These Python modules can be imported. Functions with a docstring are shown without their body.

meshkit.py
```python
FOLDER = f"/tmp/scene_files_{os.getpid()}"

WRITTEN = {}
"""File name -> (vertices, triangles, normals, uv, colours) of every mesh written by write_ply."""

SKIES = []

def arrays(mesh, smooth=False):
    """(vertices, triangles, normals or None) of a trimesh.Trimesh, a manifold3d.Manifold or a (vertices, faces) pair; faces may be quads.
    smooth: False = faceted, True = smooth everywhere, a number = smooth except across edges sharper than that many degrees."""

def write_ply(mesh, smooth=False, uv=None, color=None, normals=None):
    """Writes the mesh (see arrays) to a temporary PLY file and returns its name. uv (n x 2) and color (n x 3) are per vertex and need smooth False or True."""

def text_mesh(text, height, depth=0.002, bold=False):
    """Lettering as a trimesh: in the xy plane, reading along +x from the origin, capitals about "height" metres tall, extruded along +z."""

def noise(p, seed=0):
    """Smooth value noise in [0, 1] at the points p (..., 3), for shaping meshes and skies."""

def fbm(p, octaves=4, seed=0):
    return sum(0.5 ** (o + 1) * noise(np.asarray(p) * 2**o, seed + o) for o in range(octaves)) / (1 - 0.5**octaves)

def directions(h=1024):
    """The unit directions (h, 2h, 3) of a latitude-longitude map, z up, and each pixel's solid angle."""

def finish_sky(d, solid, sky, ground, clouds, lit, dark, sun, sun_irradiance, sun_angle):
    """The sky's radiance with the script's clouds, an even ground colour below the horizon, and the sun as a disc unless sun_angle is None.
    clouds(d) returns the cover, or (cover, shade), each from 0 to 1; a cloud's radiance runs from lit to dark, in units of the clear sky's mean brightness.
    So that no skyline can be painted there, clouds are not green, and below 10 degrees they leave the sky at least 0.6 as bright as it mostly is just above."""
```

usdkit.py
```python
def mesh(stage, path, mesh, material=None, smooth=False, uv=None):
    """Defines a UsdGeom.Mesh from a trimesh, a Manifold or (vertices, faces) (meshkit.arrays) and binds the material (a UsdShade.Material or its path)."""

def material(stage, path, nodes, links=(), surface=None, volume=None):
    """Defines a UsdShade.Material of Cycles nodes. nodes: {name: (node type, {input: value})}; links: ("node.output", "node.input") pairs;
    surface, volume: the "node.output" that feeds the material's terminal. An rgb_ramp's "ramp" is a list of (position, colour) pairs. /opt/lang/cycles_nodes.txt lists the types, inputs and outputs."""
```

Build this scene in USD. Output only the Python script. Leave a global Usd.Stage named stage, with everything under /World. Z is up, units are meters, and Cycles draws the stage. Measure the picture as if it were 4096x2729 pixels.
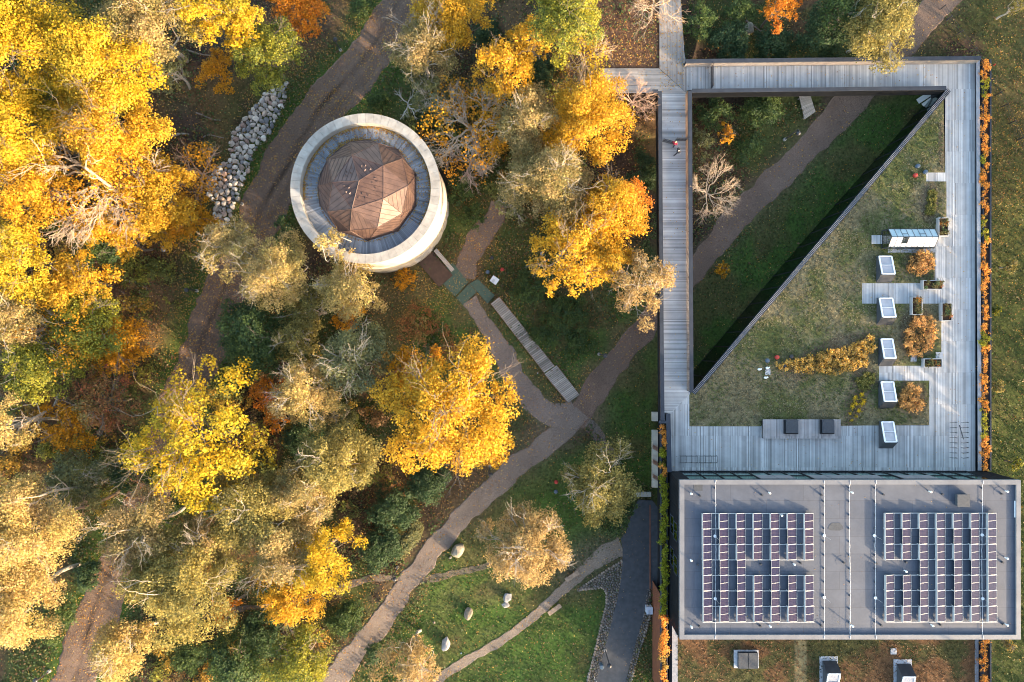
import math, random, numpy as np, trimesh, usdkit, meshkit, shapely, manifold3d
from shapely.geometry import Polygon, box as sbox, LineString
from scipy.ndimage import gaussian_filter
from pxr import Usd, UsdGeom, UsdLux, UsdShade, Gf, Sdf, Vt

stage = Usd.Stage.CreateInMemory()
UsdGeom.SetStageUpAxis(stage, "Z")
UsdGeom.SetStageMetersPerUnit(stage, 1.0)
UsdGeom.Xform.Define(stage, "/World")
UsdGeom.Scope.Define(stage, "/World/Looks")
# ------------------------------------------------------------------ camera, sky, sun, exposure
CAMZ = 90.0
cam = UsdGeom.Camera.Define(stage, "/World/camera")
cam.CreateHorizontalApertureAttr(36.0)
cam.CreateFocalLengthAttr(24.996)
cam.CreateClippingRangeAttr((0.5, 5000.0))
cam.CreateExposureAttr(2.36)
UsdGeom.Xformable(cam).AddTranslateOp().Set(Gf.Vec3d(0, 0, CAMZ))          # looks straight down, picture top = +Y

SUN_AZ = np.array([0.80, -0.60]); SUN_AZ /= np.linalg.norm(SUN_AZ)
SUN_EL = math.radians(10.5)
SUN = np.array([SUN_AZ[0] * math.cos(SUN_EL), SUN_AZ[1] * math.cos(SUN_EL), math.sin(SUN_EL)])
usdkit.material(stage, "/World/Looks/sky", {
    "s": ("sky_texture", {"sky_type": "single_scattering", "sun_disc": False, "sun_elevation": SUN_EL, "sun_rotation": math.atan2(SUN[0], SUN[1]), "air_density": 1.0, "aerosol_density": 2.0, "altitude": 100.0}),
    "b": ("background_shader", {"strength": 0.15})}, [("s.color", "b.color")], surface="b.background")
dome = UsdLux.DomeLight.Define(stage, "/World/sky")
UsdShade.MaterialBindingAPI.Apply(dome.GetPrim()).Bind(UsdShade.Material.Get(stage, "/World/Looks/sky"))
dome.GetPrim().SetCustomDataByKey("kind", "structure")
sun = UsdLux.DistantLight.Define(stage, "/World/sun")
sun.CreateIntensityAttr(0.78)
sun.CreateAngleAttr(0.5)
sun.CreateNormalizeAttr(True)
sun.CreateColorAttr(Gf.Vec3f(1.0, 0.75, 0.50))
zax = SUN; xax = np.cross([0, 0, 1.0], zax); xax /= np.linalg.norm(xax); yax = np.cross(zax, xax)
UsdGeom.Xformable(sun).AddTransformOp().Set(Gf.Matrix4d(*xax, 0, *yax, 0, *zax, 0, 0, 0, 0, 1))

# ------------------------------------------------------------------ helpers
KPX = 1.7407 / 2844.0
def P(dx, dy, z):
    """Measured plan coordinates of the survey photograph to metres at height z."""
    return ((dx - 1176.5) * KPX * (CAMZ - z), (784.0 - dy) * KPX * (CAMZ - z), z)
def zoomed(ox, oy):
    return lambda x, y: ((ox + x / 2.2988) / 1.7407, (oy + y / 2.2988) / 1.7407)
q11, q12, q13, q14 = zoomed(0, 0), zoomed(1024, 0), zoomed(2048, 0), zoomed(3072, 0)
q21, q22, q23, q24 = zoomed(0, 682), zoomed(1024, 682), zoomed(2048, 682), zoomed(3072, 682)
q31, q32, q33, q34 = zoomed(0, 1364), zoomed(1024, 1364), zoomed(2048, 1364), zoomed(3072, 1364)
q41, q42, q43, q44 = zoomed(0, 2046), zoomed(1024, 2046), zoomed(2048, 2046), zoomed(3072, 2046)

def sm(a, b, t):
    u = np.clip((np.asarray(t, float) - a) / (b - a), 0, 1)
    return u * u * (3 - 2 * u)
def Z(x, y):
    """Height of the ground."""
    x = np.asarray(x, float); y = np.asarray(y, float)
    h = 3.0 * sm(6, 34, y) * sm(-6, 8, x)
    d = np.hypot(np.maximum(np.maximum(5.0 - x, x - 17.2), 0), np.maximum(31.0 - y, 0))
    h = np.maximum(h, 6.62 * (1 - sm(0, 11, d)))
    h = h + 3.0 * sm(24, 60, -x) + 1.0 * sm(30, 60, -x) * np.sin(y * 0.11 + 1)
    p = np.stack([x / 5.0, y / 5.0, np.zeros_like(x)], -1)
    return h + 0.35 * (meshkit.fbm(p, 3, 5) - 0.5) * (1 - (1 - sm(0, 3, d)) * 0.9)
def G(dx, dy, up=0.0):
    """The ground point seen at plan coordinate (dx, dy)."""
    z = 0.0
    for _ in range(4):
        x, y, _z = P(dx, dy, z); z = float(Z(x, y)) + up
    return (x, y, z)
def D_of(x, y, z):
    return x / (KPX * (CAMZ - z)) + 1176.5, 784.0 - y / (KPX * (CAMZ - z))

used = {}
def numbered(parent, name):
    k = (parent, name); n = used.get(k, 0); used[k] = n + 1
    return f"{parent}/{name}" + (f"_{n:03d}" if n else "")
def tag(prim, label=None, cat=None, group=None, kind=None):
    p = prim.GetPrim() if hasattr(prim, "GetPrim") else prim
    for k, v in (("label", label), ("category", cat), ("group", group), ("kind", kind)):
        if v: p.SetCustomDataByKey(k, v)
    return p
def thing(name, label=None, cat=None, loc=None, rotz=0.0, group=None, kind=None, parent="/World"):
    x = UsdGeom.Xform.Define(stage, numbered(parent, name))
    if loc is not None: x.AddTranslateOp().Set(Gf.Vec3d(*map(float, loc)))
    if rotz: x.AddRotateZOp().Set(math.degrees(rotz))
    tag(x, label, cat, group, kind)
    return str(x.GetPath())
def copy_of(path, name, loc, rotz=0.0, scale=None, label=None, cat=None, group=None):
    x = UsdGeom.Xform.Define(stage, numbered("/World", name))
    x.AddTranslateOp().Set(Gf.Vec3d(*map(float, loc)))
    if rotz: x.AddRotateZOp().Set(math.degrees(rotz))
    if scale: x.AddScaleOp().Set(Gf.Vec3f(scale, scale, scale))
    x.GetPrim().GetReferences().AddInternalReference(path); x.GetPrim().SetInstanceable(True)
    tag(x, label, cat, group)
    return str(x.GetPath())

class MB:
    """Collects shapes for one mesh, with an optional colour per vertex."""
    def __init__(s): s.v, s.f, s.c, s.n = [], [], [], 0
    def add(s, v, f, c=None):
        v = np.asarray(v, float).reshape(-1, 3); f = np.asarray(f, int)
        if f.shape[1] == 4: f = np.vstack([f[:, [0, 1, 2]], f[:, [0, 2, 3]]])
        s.v.append(v); s.f.append(f + s.n); s.n += len(v)
        if c is None: c = (1, 1, 1)
        c = np.asarray(c, float); s.c.append(np.broadcast_to(c, (len(v), 3)))
        return s
    def box(s, x0, x1, y0, y1, z0, z1, c=None):
        v = [(x, y, z) for z in (z0, z1) for x, y in ((x0, y0), (x1, y0), (x1, y1), (x0, y1))]
        return s.add(v, [(0, 3, 2, 1), (4, 5, 6, 7), (0, 1, 5, 4), (1, 2, 6, 5), (2, 3, 7, 6), (3, 0, 4, 7)], c)
    def bar(s, a, b, w, h, c=None, z0=None):
        """A box beam from a to b (its axis), w wide and h high."""
        a, b = np.asarray(a, float), np.asarray(b, float); t = b - a; t /= np.linalg.norm(t)
        side = np.cross(t, [0, 0, 1.0]); L = np.linalg.norm(side); side = side / L if L > 1e-6 else np.array([1.0, 0, 0])
        up = np.cross(side, t)
        v = [p + sx * side * w / 2 + sz * up * h / 2 for p in (a, b) for sx, sz in ((-1, -1), (1, -1), (1, 1), (-1, 1))]
        return s.add(v, [(0, 1, 2, 3), (7, 6, 5, 4), (0, 4, 5, 1), (1, 5, 6, 2), (2, 6, 7, 3), (3, 7, 4, 0)], c)
    def prism(s, pts, z0, z1, c=None):
        """An upright prism over a convex outline."""
        pts = np.asarray(pts, float)[:, :2]; n = len(pts)
        if np.sum(pts[:, 0] * np.roll(pts[:, 1], -1) - np.roll(pts[:, 0], -1) * pts[:, 1]) < 0: pts = pts[::-1]
        v = np.vstack([np.c_[pts, np.full(n, z0)], np.c_[pts, np.full(n, z1)]])
        f = [(0, i + 1, i) for i in range(1, n - 1)] + [(n, n + i, n + i + 1) for i in range(1, n - 1)]
        for i in range(n):
            j = (i + 1) % n; f += [(i, j, n + j), (i, n + j, n + i)]
        return s.add(v, f, c)
    def tube(s, pts, radii, sides=5, c=None, caps=True):
        p = np.asarray(pts, float); r = np.broadcast_to(np.asarray(radii, float), (len(p),))
        t = np.gradient(p, axis=0); t /= np.linalg.norm(t, axis=1, keepdims=True) + 1e-9
        a = np.cross(t, np.where(np.abs(t[:, 2:]) < 0.9, [0, 0, 1.0], [1.0, 0, 0])); a /= np.linalg.norm(a, axis=1, keepdims=True) + 1e-9
        b = np.cross(t, a); g = np.arange(sides) * 2 * np.pi / sides
        v = p[:, None] + r[:, None, None] * (np.cos(g)[None, :, None] * a[:, None] + np.sin(g)[None, :, None] * b[:, None])
        i, j = np.meshgrid(np.arange(len(p) - 1), np.arange(sides), indexing="ij"); k = (j + 1) % sides
        q = np.stack([i * sides + j, i * sides + k, (i + 1) * sides + k, (i + 1) * sides + j], -1).reshape(-1, 4)[:, ::-1]
        f = [q[:, [0, 1, 2]], q[:, [0, 2, 3]]]
        if caps:
            m = (len(p) - 1) * sides
            f.append(np.array([(m, m + x + 1, m + x) for x in range(1, sides - 1)])[:, ::-1]); f.append(np.array([(0, x, x + 1) for x in range(1, sides - 1)])[:, ::-1])
        return s.add(v.reshape(-1, 3), np.vstack(f), c)
    def mesh(s, tm, c=None): return s.add(tm.vertices, tm.faces, c)
    def cyl(s, x, y, z0, z1, r0, r1=None, sides=12, c=None):
        return s.tube([(x, y, z0), (x, y, z1)], [r0, r0 if r1 is None else r1], sides, c)
    def build(s, name, material, parent="/World", smooth=False, vc=True, kind=None, label=None, cat=None, group=None):
        v, f = np.vstack(s.v), np.vstack(s.f)
        m = usdkit.mesh(stage, numbered(parent, name), (v, f), material, smooth)
        if vc and not smooth:
            UsdGeom.PrimvarsAPI(m).CreatePrimvar("vc", Sdf.ValueTypeNames.Color3fArray, "vertex").Set(Vt.Vec3fArray.FromNumpy(np.vstack(s.c).astype(np.float32)))
        tag(m, label, cat, group, kind)
        return str(m.GetPath())

# ------------------------------------------------------------------ materials
MATS = {}
def mat(name, c1, c2=None, scale=3.0, rough=0.6, bump=0.0, metallic=0.0, spec=0.5, vc=False, detail=4, stretch=(1, 1, 1), lo=0.35, hi=0.65, bscale=None, extra=None):
    """A surface whose colour wanders between c1 and c2 with noise in world space; vc multiplies by the mesh's own colours."""
    nodes = {"g": ("geometry", {}), "m": ("mapping", {"scale": stretch}), "n": ("noise_texture", {"scale": scale, "detail": detail, "roughness": 0.6}),
             "r": ("rgb_ramp", {"ramp": [(lo, c1), (hi, c2 or c1)]}), "p": ("principled_bsdf", {"roughness": rough, "metallic": metallic, "specular_ior_level": spec})}
    links = [("g.position", "m.vector"), ("m.vector", "n.vector"), ("n.fac", "r.fac")]
    out = "r.color"
    if vc:
        nodes["a"] = ("attribute", {"attribute": "vc"}); nodes["x"] = ("mix", {"mix_type": "multiply", "fac": 1.0})
        links += [("r.color", "x.color1"), ("a.color", "x.color2")]; out = "x.color"
    links.append((out, "p.base_color"))
    if bump:
        nodes["n2"] = ("noise_texture", {"scale": bscale or scale * 4, "detail": 3}); nodes["b"] = ("bump", {"strength": bump, "distance": 0.03})
        links += [("m.vector", "n2.vector"), ("n2.fac", "b.height"), ("b.normal", "p.normal")]
    MATS[name] = usdkit.material(stage, f"/World/Looks/{name}", nodes, links, surface="p.BSDF")
    return MATS[name]
def leaf_mat(name, trans=0.35):
    nodes = {"a": ("attribute", {"attribute": "vc"}), "p": ("principled_bsdf", {"roughness": 0.55, "specular_ior_level": 0.3}), "t": ("translucent_bsdf", {}), "mx": ("mix_closure", {"fac": trans})}
    MATS[name] = usdkit.material(stage, f"/World/Looks/{name}", nodes, [("a.color", "p.base_color"), ("a.color", "t.color"), ("p.BSDF", "mx.closure1"), ("t.BSDF", "mx.closure2")], surface="mx.closure")
    return MATS[name]
M_leaf = leaf_mat("leaf")
M_wood = mat("weathered_wood", (0.345, 0.345, 0.345), (0.42, 0.42, 0.42), 0.7, 0.75, 0.08, vc=True, stretch=(1, 1, 1), bscale=18)
M_woodbrown = mat("brown_wood", (0.20, 0.165, 0.13), (0.33, 0.28, 0.23), 3.0, 0.75, 0.25, vc=True)
M_bark = mat("bark", (0.75, 0.75, 0.75), (1, 1, 1), 6.0, 0.8, 0.4, vc=True)
M_black = mat("black_metal", (0.008, 0.009, 0.011), (0.014, 0.015, 0.018), 1.5, 0.6, spec=0.2)
M_cap = mat("dark_cap", (0.022, 0.028, 0.040), (0.032, 0.039, 0.054), 1.2, 0.55, 0.05, spec=0.25)
M_slat = mat("brown_slat", (0.13, 0.08, 0.055), (0.20, 0.13, 0.09), 2.0, 0.6)
M_rust = mat("rust_slat", (0.16, 0.055, 0.03), (0.24, 0.09, 0.045), 2.0, 0.6)
M_conc = mat("concrete", (0.36, 0.34, 0.31), (0.50, 0.48, 0.44), 1.1, 0.8, 0.3, vc=True, detail=6)
M_white = mat("white_paint", (0.74, 0.75, 0.76), (0.82, 0.82, 0.82), 2.0, 0.4)
M_alu = mat("aluminium", (0.40, 0.40, 0.40), (0.50, 0.49, 0.48), 3.0, 0.5)
M_dark = mat("dark_plastic", (0.02, 0.021, 0.024), (0.03, 0.03, 0.034), 4.0, 0.4)
M_grey = mat("grey_felt", (0.030, 0.037, 0.048), (0.045, 0.053, 0.065), 5.0, 0.75, 0.2)
M_stone = mat("stone", (0.7, 0.7, 0.7), (1.05, 1.03, 1.0), 3.5, 0.75, 0.5, vc=True)
M_any = mat("painted", (0.92, 0.92, 0.92), (1, 1, 1), 4.0, 0.5, vc=True)
M_copper = mat("copper", (0.066, 0.040, 0.034), (0.115, 0.070, 0.055), 0.9, 0.42, 0.05, metallic=0.35, vc=True, detail=6)
M_ground = mat("ground", (0.65, 0.65, 0.63), (1.95, 1.85, 1.7), 3.2, 0.95, 0.8, vc=True, detail=8, spec=0.1, lo=0.3, hi=0.7, bscale=7)
M_chips = mat("wood_chips", (0.75, 0.74, 0.73), (1.85, 1.8, 1.72), 9.0, 0.95, 0.8, vc=True, detail=6, spec=0.1, lo=0.33, hi=0.67, bscale=16)
M_asph = mat("asphalt", (0.040, 0.045, 0.053), (0.064, 0.069, 0.078), 1.6, 0.85, 0.4, detail=8, bscale=22)
M_turf = mat("turf_mat", (0.045, 0.075, 0.055), (0.06, 0.095, 0.07), 3.0, 0.9, 0.4, detail=6)
M_sedum = mat("roof_meadow", (0.55, 0.54, 0.52), (1.5, 1.45, 1.34), 2.6, 0.95, 0.8, vc=True, detail=8, spec=0.1, lo=0.3, hi=0.7, bscale=9)
M_red = mat("red_paint", (0.42, 0.035, 0.025), (0.5, 0.05, 0.03), 4.0, 0.5)
# roof felt with lapped sheets
usdkit.material(stage, "/World/Looks/roof_felt", {
    "g": ("geometry", {}), "b": ("brick_texture", {"color1": (0.058, 0.070, 0.096), "color2": (0.070, 0.082, 0.108), "mortar": (0.028, 0.035, 0.050), "scale": 1.0, "mortar_size": 0.018, "brick_width": 8.0, "row_height": 1.95, "mortar_smooth": 0.3}),
    "n": ("noise_texture", {"scale": 0.42, "detail": 10.0, "roughness": 0.65}), "r": ("rgb_ramp", {"ramp": [(0.30, (0.72, 0.72, 0.74)), (0.42, (0.95, 0.95, 0.96)), (0.44, (0.86, 0.86, 0.87)), (0.70, (1.22, 1.18, 1.15))]}), "x": ("mix", {"mix_type": "multiply", "fac": 1.0}),
    "n2": ("noise_texture", {"scale": 30.0, "detail": 3.0}), "bp": ("bump", {"strength": 0.25, "distance": 0.01}), "p": ("principled_bsdf", {"roughness": 0.62, "specular_ior_level": 0.4})},
    [("g.position", "b.vector"), ("g.position", "n.vector"), ("g.position", "n2.vector"), ("n.fac", "r.fac"), ("b.color", "x.color1"), ("r.color", "x.color2"), ("x.color", "p.base_color"), ("n2.fac", "bp.height"), ("bp.normal", "p.normal")], surface="p.BSDF")
M_felt = UsdShade.Material.Get(stage, "/World/Looks/roof_felt")
# solar cells: dark blue-violet silicon with fine bus bars, under glass
usdkit.material(stage, "/World/Looks/solar_cell", {
    "g": ("geometry", {}), "o": ("object_info", {}), "b": ("brick_texture", {"color1": (0.013, 0.014, 0.036), "color2": (0.019, 0.016, 0.034), "mortar": (0.062, 0.052, 0.072), "offset": 0.0, "scale": 1.0, "mortar_size": 0.010, "brick_width": 0.166, "row_height": 0.166, "mortar_smooth": 0.4}),
    "r": ("rgb_ramp", {"ramp": [(0.0, (0.8, 0.8, 1.0)), (1.0, (1.35, 1.1, 1.05))]}), "x": ("mix", {"mix_type": "multiply", "fac": 1.0}),
    "p": ("principled_bsdf", {"roughness": 0.12, "specular_ior_level": 0.3})},
    [("g.position", "b.vector"), ("o.random", "r.fac"), ("b.color", "x.color1"), ("r.color", "x.color2"), ("x.color", "p.base_color")], surface="p.BSDF")
M_cell = UsdShade.Material.Get(stage, "/World/Looks/solar_cell")
def pane_mat(name, tint, ior=1.55, rough=0.02):
    MATS[name] = usdkit.material(stage, f"/World/Looks/{name}", {"f": ("fresnel", {"IOR": ior}), "t": ("transparent_bsdf", {"color": tint}), "gl": ("glossy_bsdf", {"color": (0.85, 0.95, 0.95), "roughness": rough}), "m": ("mix_closure", {})},
        [("f.fac", "m.fac"), ("t.BSDF", "m.closure1"), ("gl.BSDF", "m.closure2")], surface="m.closure")
    return MATS[name]
M_pane = pane_mat("window_glass", (0.72, 0.96, 0.94), 2.3)
M_clear = pane_mat("greenhouse_glass", (0.85, 0.92, 0.95), 1.9, 0.08)
M_court = pane_mat("court_glass", (0.35, 0.55, 0.50), 1.55)
M_skyl = mat("rooflight_glass", (0.27, 0.265, 0.285), (0.36, 0.35, 0.37), 0.6, 0.18)
M_off = mat("off_white_metal", (0.36, 0.36, 0.36), (0.45, 0.44, 0.43), 2.0, 0.5)
M_opal = mat("opal_sheet", (0.62, 0.60, 0.60), (0.72, 0.70, 0.69), 0.8, 0.25)
# ------------------------------------------------------------------ ground
rngG = np.random.default_rng(11)
def grid_axis(half, step, far):
    inner = np.arange(-half, half + step / 2, step); out = []; x, d = half, step
    while x < far: d *= 1.45; x += d; out.append(x)
    return np.concatenate([-np.array(out[::-1]), inner, np.array(out)])
gx, gy = grid_axis(76, 0.46, 700), grid_axis(54, 0.46, 700)
GX, GY = np.meshgrid(gx, gy); GZ = Z(GX, GY)
DX, DY = D_of(GX, GY, GZ)
def nz(scale, seed, octv=3): return meshkit.fbm(np.stack([GX / scale, GY / scale, np.zeros_like(GX)], -1), octv, seed)
J1, J2 = (nz(2.0, 31) - 0.5) * 34, (nz(2.0, 47) - 0.5) * 34
def zone(polys, blur=1.5, jit=1.0):
    m = np.zeros(GX.shape)
    for p in polys:
        m = np.maximum(m, shapely.contains_xy(Polygon(p), (DX + J1 * jit).ravel(), (DY + J2 * jit).ravel()).reshape(GX.shape).astype(float))
    return gaussian_filter(m, blur)
def ribbon_poly(pts, w): return list(LineString(pts).buffer(w).exterior.coords)
PATH_A = [(968, -60), (903, 50), (831, 150), (744, 250), (671, 350), (612, 467), (584, 542), (545, 617), (508, 704), (482, 766), (450, 846), (390, 1000), (330, 1160), (262, 1326), (212, 1450), (168, 1568), (120, 1680)]
PATH_C = [(1318, 968), (1350, 925), (1395, 860), (1440, 805), (1490, 745), (1560, 660), (1620, 590), (1700, 495), (1800, 395), (1880, 315), (1950, 240), (2050, 130), (2130, 40), (2200, -40)]
PATH_D = [(1340, 950), (1285, 1000), (1215, 1050), (1150, 1105), (1100, 1150), (1040, 1212), (966, 1300), (921, 1362), (876, 1425), (796, 1525), (740, 1600), (690, 1680)]
PATH_B = [(1078, 690), (1105, 730), (1140, 785), (1180, 855), (1225, 925), (1275, 955), (1330, 945)]
PATH_B2 = [(1150, 470), (1128, 510), (1100, 550), (1078, 590), (1065, 640)]
PATH_E = [(1335, 950), (1362, 985), (1388, 1020), (1410, 1060)]
PATH_F = [(1000, 1570), (1050, 1530), (1110, 1498), (1180, 1455), (1240, 1405), (1290, 1360), (1335, 1318), (1390, 1275), (1430, 1255)]
PATH_G = [(930, 1335), (870, 1328), (800, 1345), (720, 1372), (640, 1390), (540, 1402), (440, 1430)]
PATH_H = [(965, 1335), (1030, 1322), (1080, 1310), (1130, 1292)]
litter = np.array([0.060, 0.040, 0.024]); soil = np.array([0.032, 0.024, 0.020]); under = np.array([0.040, 0.052, 0.016])
lawn = np.array([0.043, 0.078, 0.018]); meadow = np.array([0.052, 0.068, 0.018]); dry = np.array([0.095, 0.082, 0.035])
def lerp(a, b, t): return a + (np.asarray(b) - a) * t[..., None]
C = lerp(np.broadcast_to(litter, GX.shape + (3,)).copy(), soil, sm(0.45, 0.7, nz(7, 3)))
C = lerp(C, under, 0.85 * sm(0.44, 0.6, nz(5, 9)))
forest_brown = zone([[(-200, 500), (330, 560), (440, 560), (410, 700), (370, 860), (330, 1050), (200, 1150), (-200, 1100)], [(560, -100), (860, -60), (800, 60), (640, 160), (520, 190), (400, 180), (420, 60)], [(380, 180), (480, 200), (520, 330), (470, 420), (400, 420), (360, 300)]], 5)
C = lerp(C, lerp(np.broadcast_to(np.array([0.125, 0.074, 0.046]), C.shape).copy(), soil * 1.6, sm(0.45, 0.65, nz(4, 77))), 0.85 * forest_brown)
edge = zone([ribbon_poly(PATH_A, 76)], 3); C = lerp(C, [0.040, 0.082, 0.014], 0.85 * edge)
centre = zone([[(860, 640), (1010, 610), (1080, 700), (1190, 850), (1310, 960), (1200, 1000), (860, 800)], [(1110, 690), (1300, 640), (1520, 560), (1520, 740), (1330, 940), (1240, 850)], [(1000, 470), (1150, 440), (1150, 500), (1060, 590), (1000, 560)], [(820, 160), (960, 190), (1000, 260), (820, 300), (780, 240)]], 5)
C = lerp(C, lerp(np.broadcast_to(np.array([0.052, 0.088, 0.021]), C.shape).copy(), [0.085, 0.080, 0.032], sm(0.4, 0.65, nz(3.5, 15))), 0.85 * centre)
lawns = zone([[(1350, 960), (1400, 880), (1520, 735), (1520, 1140), (1470, 1150), (1420, 1060)], [(1010, 1600), (1180, 1462), (1330, 1350), (1400, 1350), (1400, 1600)], [(940, 1350), (1080, 1200), (1140, 1140), (1300, 990), (1420, 1100), (1440, 1240), (1330, 1300), (1180, 1450), (1000, 1560), (820, 1580)], [(1585, 910), (1585, 690), (1980, 225), (2180, 205)], [(1510, 1400), (1500, 1600), (1430, 1600)], [(1170, 760), (1240, 850), (1310, 960), (1270, 940), (1190, 840)]], 3)
C = lerp(C, lerp(np.broadcast_to(lawn, C.shape).copy(), dry * 0.8, 0.75 * sm(0.48, 0.68, nz(4.5, 21))), lawns)
worn = zone([[(960, 1340), (1060, 1260), (1200, 1330), (1180, 1440), (1000, 1510)], [(1150, 1080), (1290, 1010), (1330, 1090), (1180, 1180)]], 6)
C = lerp(C, [0.085, 0.072, 0.036], 0.55 * worn * sm(0.35, 0.6, nz(2.5, 5)))
east = sm(2235, 2290, DX) * 1.0
C = lerp(C, lerp(np.broadcast_to(np.array([0.047, 0.060, 0.019]), C.shape).copy(), [0.090, 0.066, 0.030], sm(900, 200, DY + 0 * DX) * 0.45 + 0.25 * sm(0.5, 0.65, nz(3, 8))), east * sm(-300, 100, DY))
C = lerp(C, [0.055, 0.036, 0.024], zone([[(2080, -60), (2180, -60), (2230, 60), (2200, 130), (2060, 140), (2020, 60)]], 5) * 0.8)
plat = zone([[(1360, -40), (1530, -40), (1530, 170), (1390, 215), (1300, 200), (1340, 100)]], 3); C = lerp(C, [0.082, 0.048, 0.032], plat)
earth = zone([[(1330, 1240), (1440, 1228), (1440, 1262), (1330, 1340), (1290, 1360), (1270, 1340)], [(1230, 940), (1330, 920), (1420, 960), (1300, 1020), (1160, 1090)]], 3, 0.6)
C = lerp(C, [0.100, 0.082, 0.066], 0.8 * earth)
for pts, w in ((PATH_D, 34), (PATH_C, 36), (PATH_B, 28)):
    C = lerp(C, [0.085, 0.070, 0.045], 0.5 * zone([ribbon_poly(pts, w)], 2))
tyre = zone([ribbon_poly([(1085 + 300 * 0 + 60 * math.cos(t) + 210, 1500 + 62 * math.sin(t)) for t in np.linspace(-2.0, 1.3, 20)], 5), ribbon_poly([(1250, 1545), (1180, 1520), (1130, 1560)], 5), ribbon_poly([(1500, 940), (1520, 930), (1480, 950), (1450, 985)], 5), ribbon_poly([(1890, 330), (1930, 300), (1960, 265)], 8)], 1, 0.3)
C = lerp(C, soil, 0.55 * tyre)
C *= (0.8 + 0.4 * nz(1.1, 61, 2))[..., None]
ny, nx = GX.shape; ii, jj = np.meshgrid(np.arange(ny - 1), np.arange(nx - 1), indexing="ij"); a = (ii * nx + jj).ravel()
MB().add(np.c_[GX.ravel(), GY.ravel(), GZ.ravel()], np.c_[a, a + 1, a + nx + 1, a + nx], C.reshape(-1, 3)).build("ground", M_ground, kind="structure")

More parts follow.
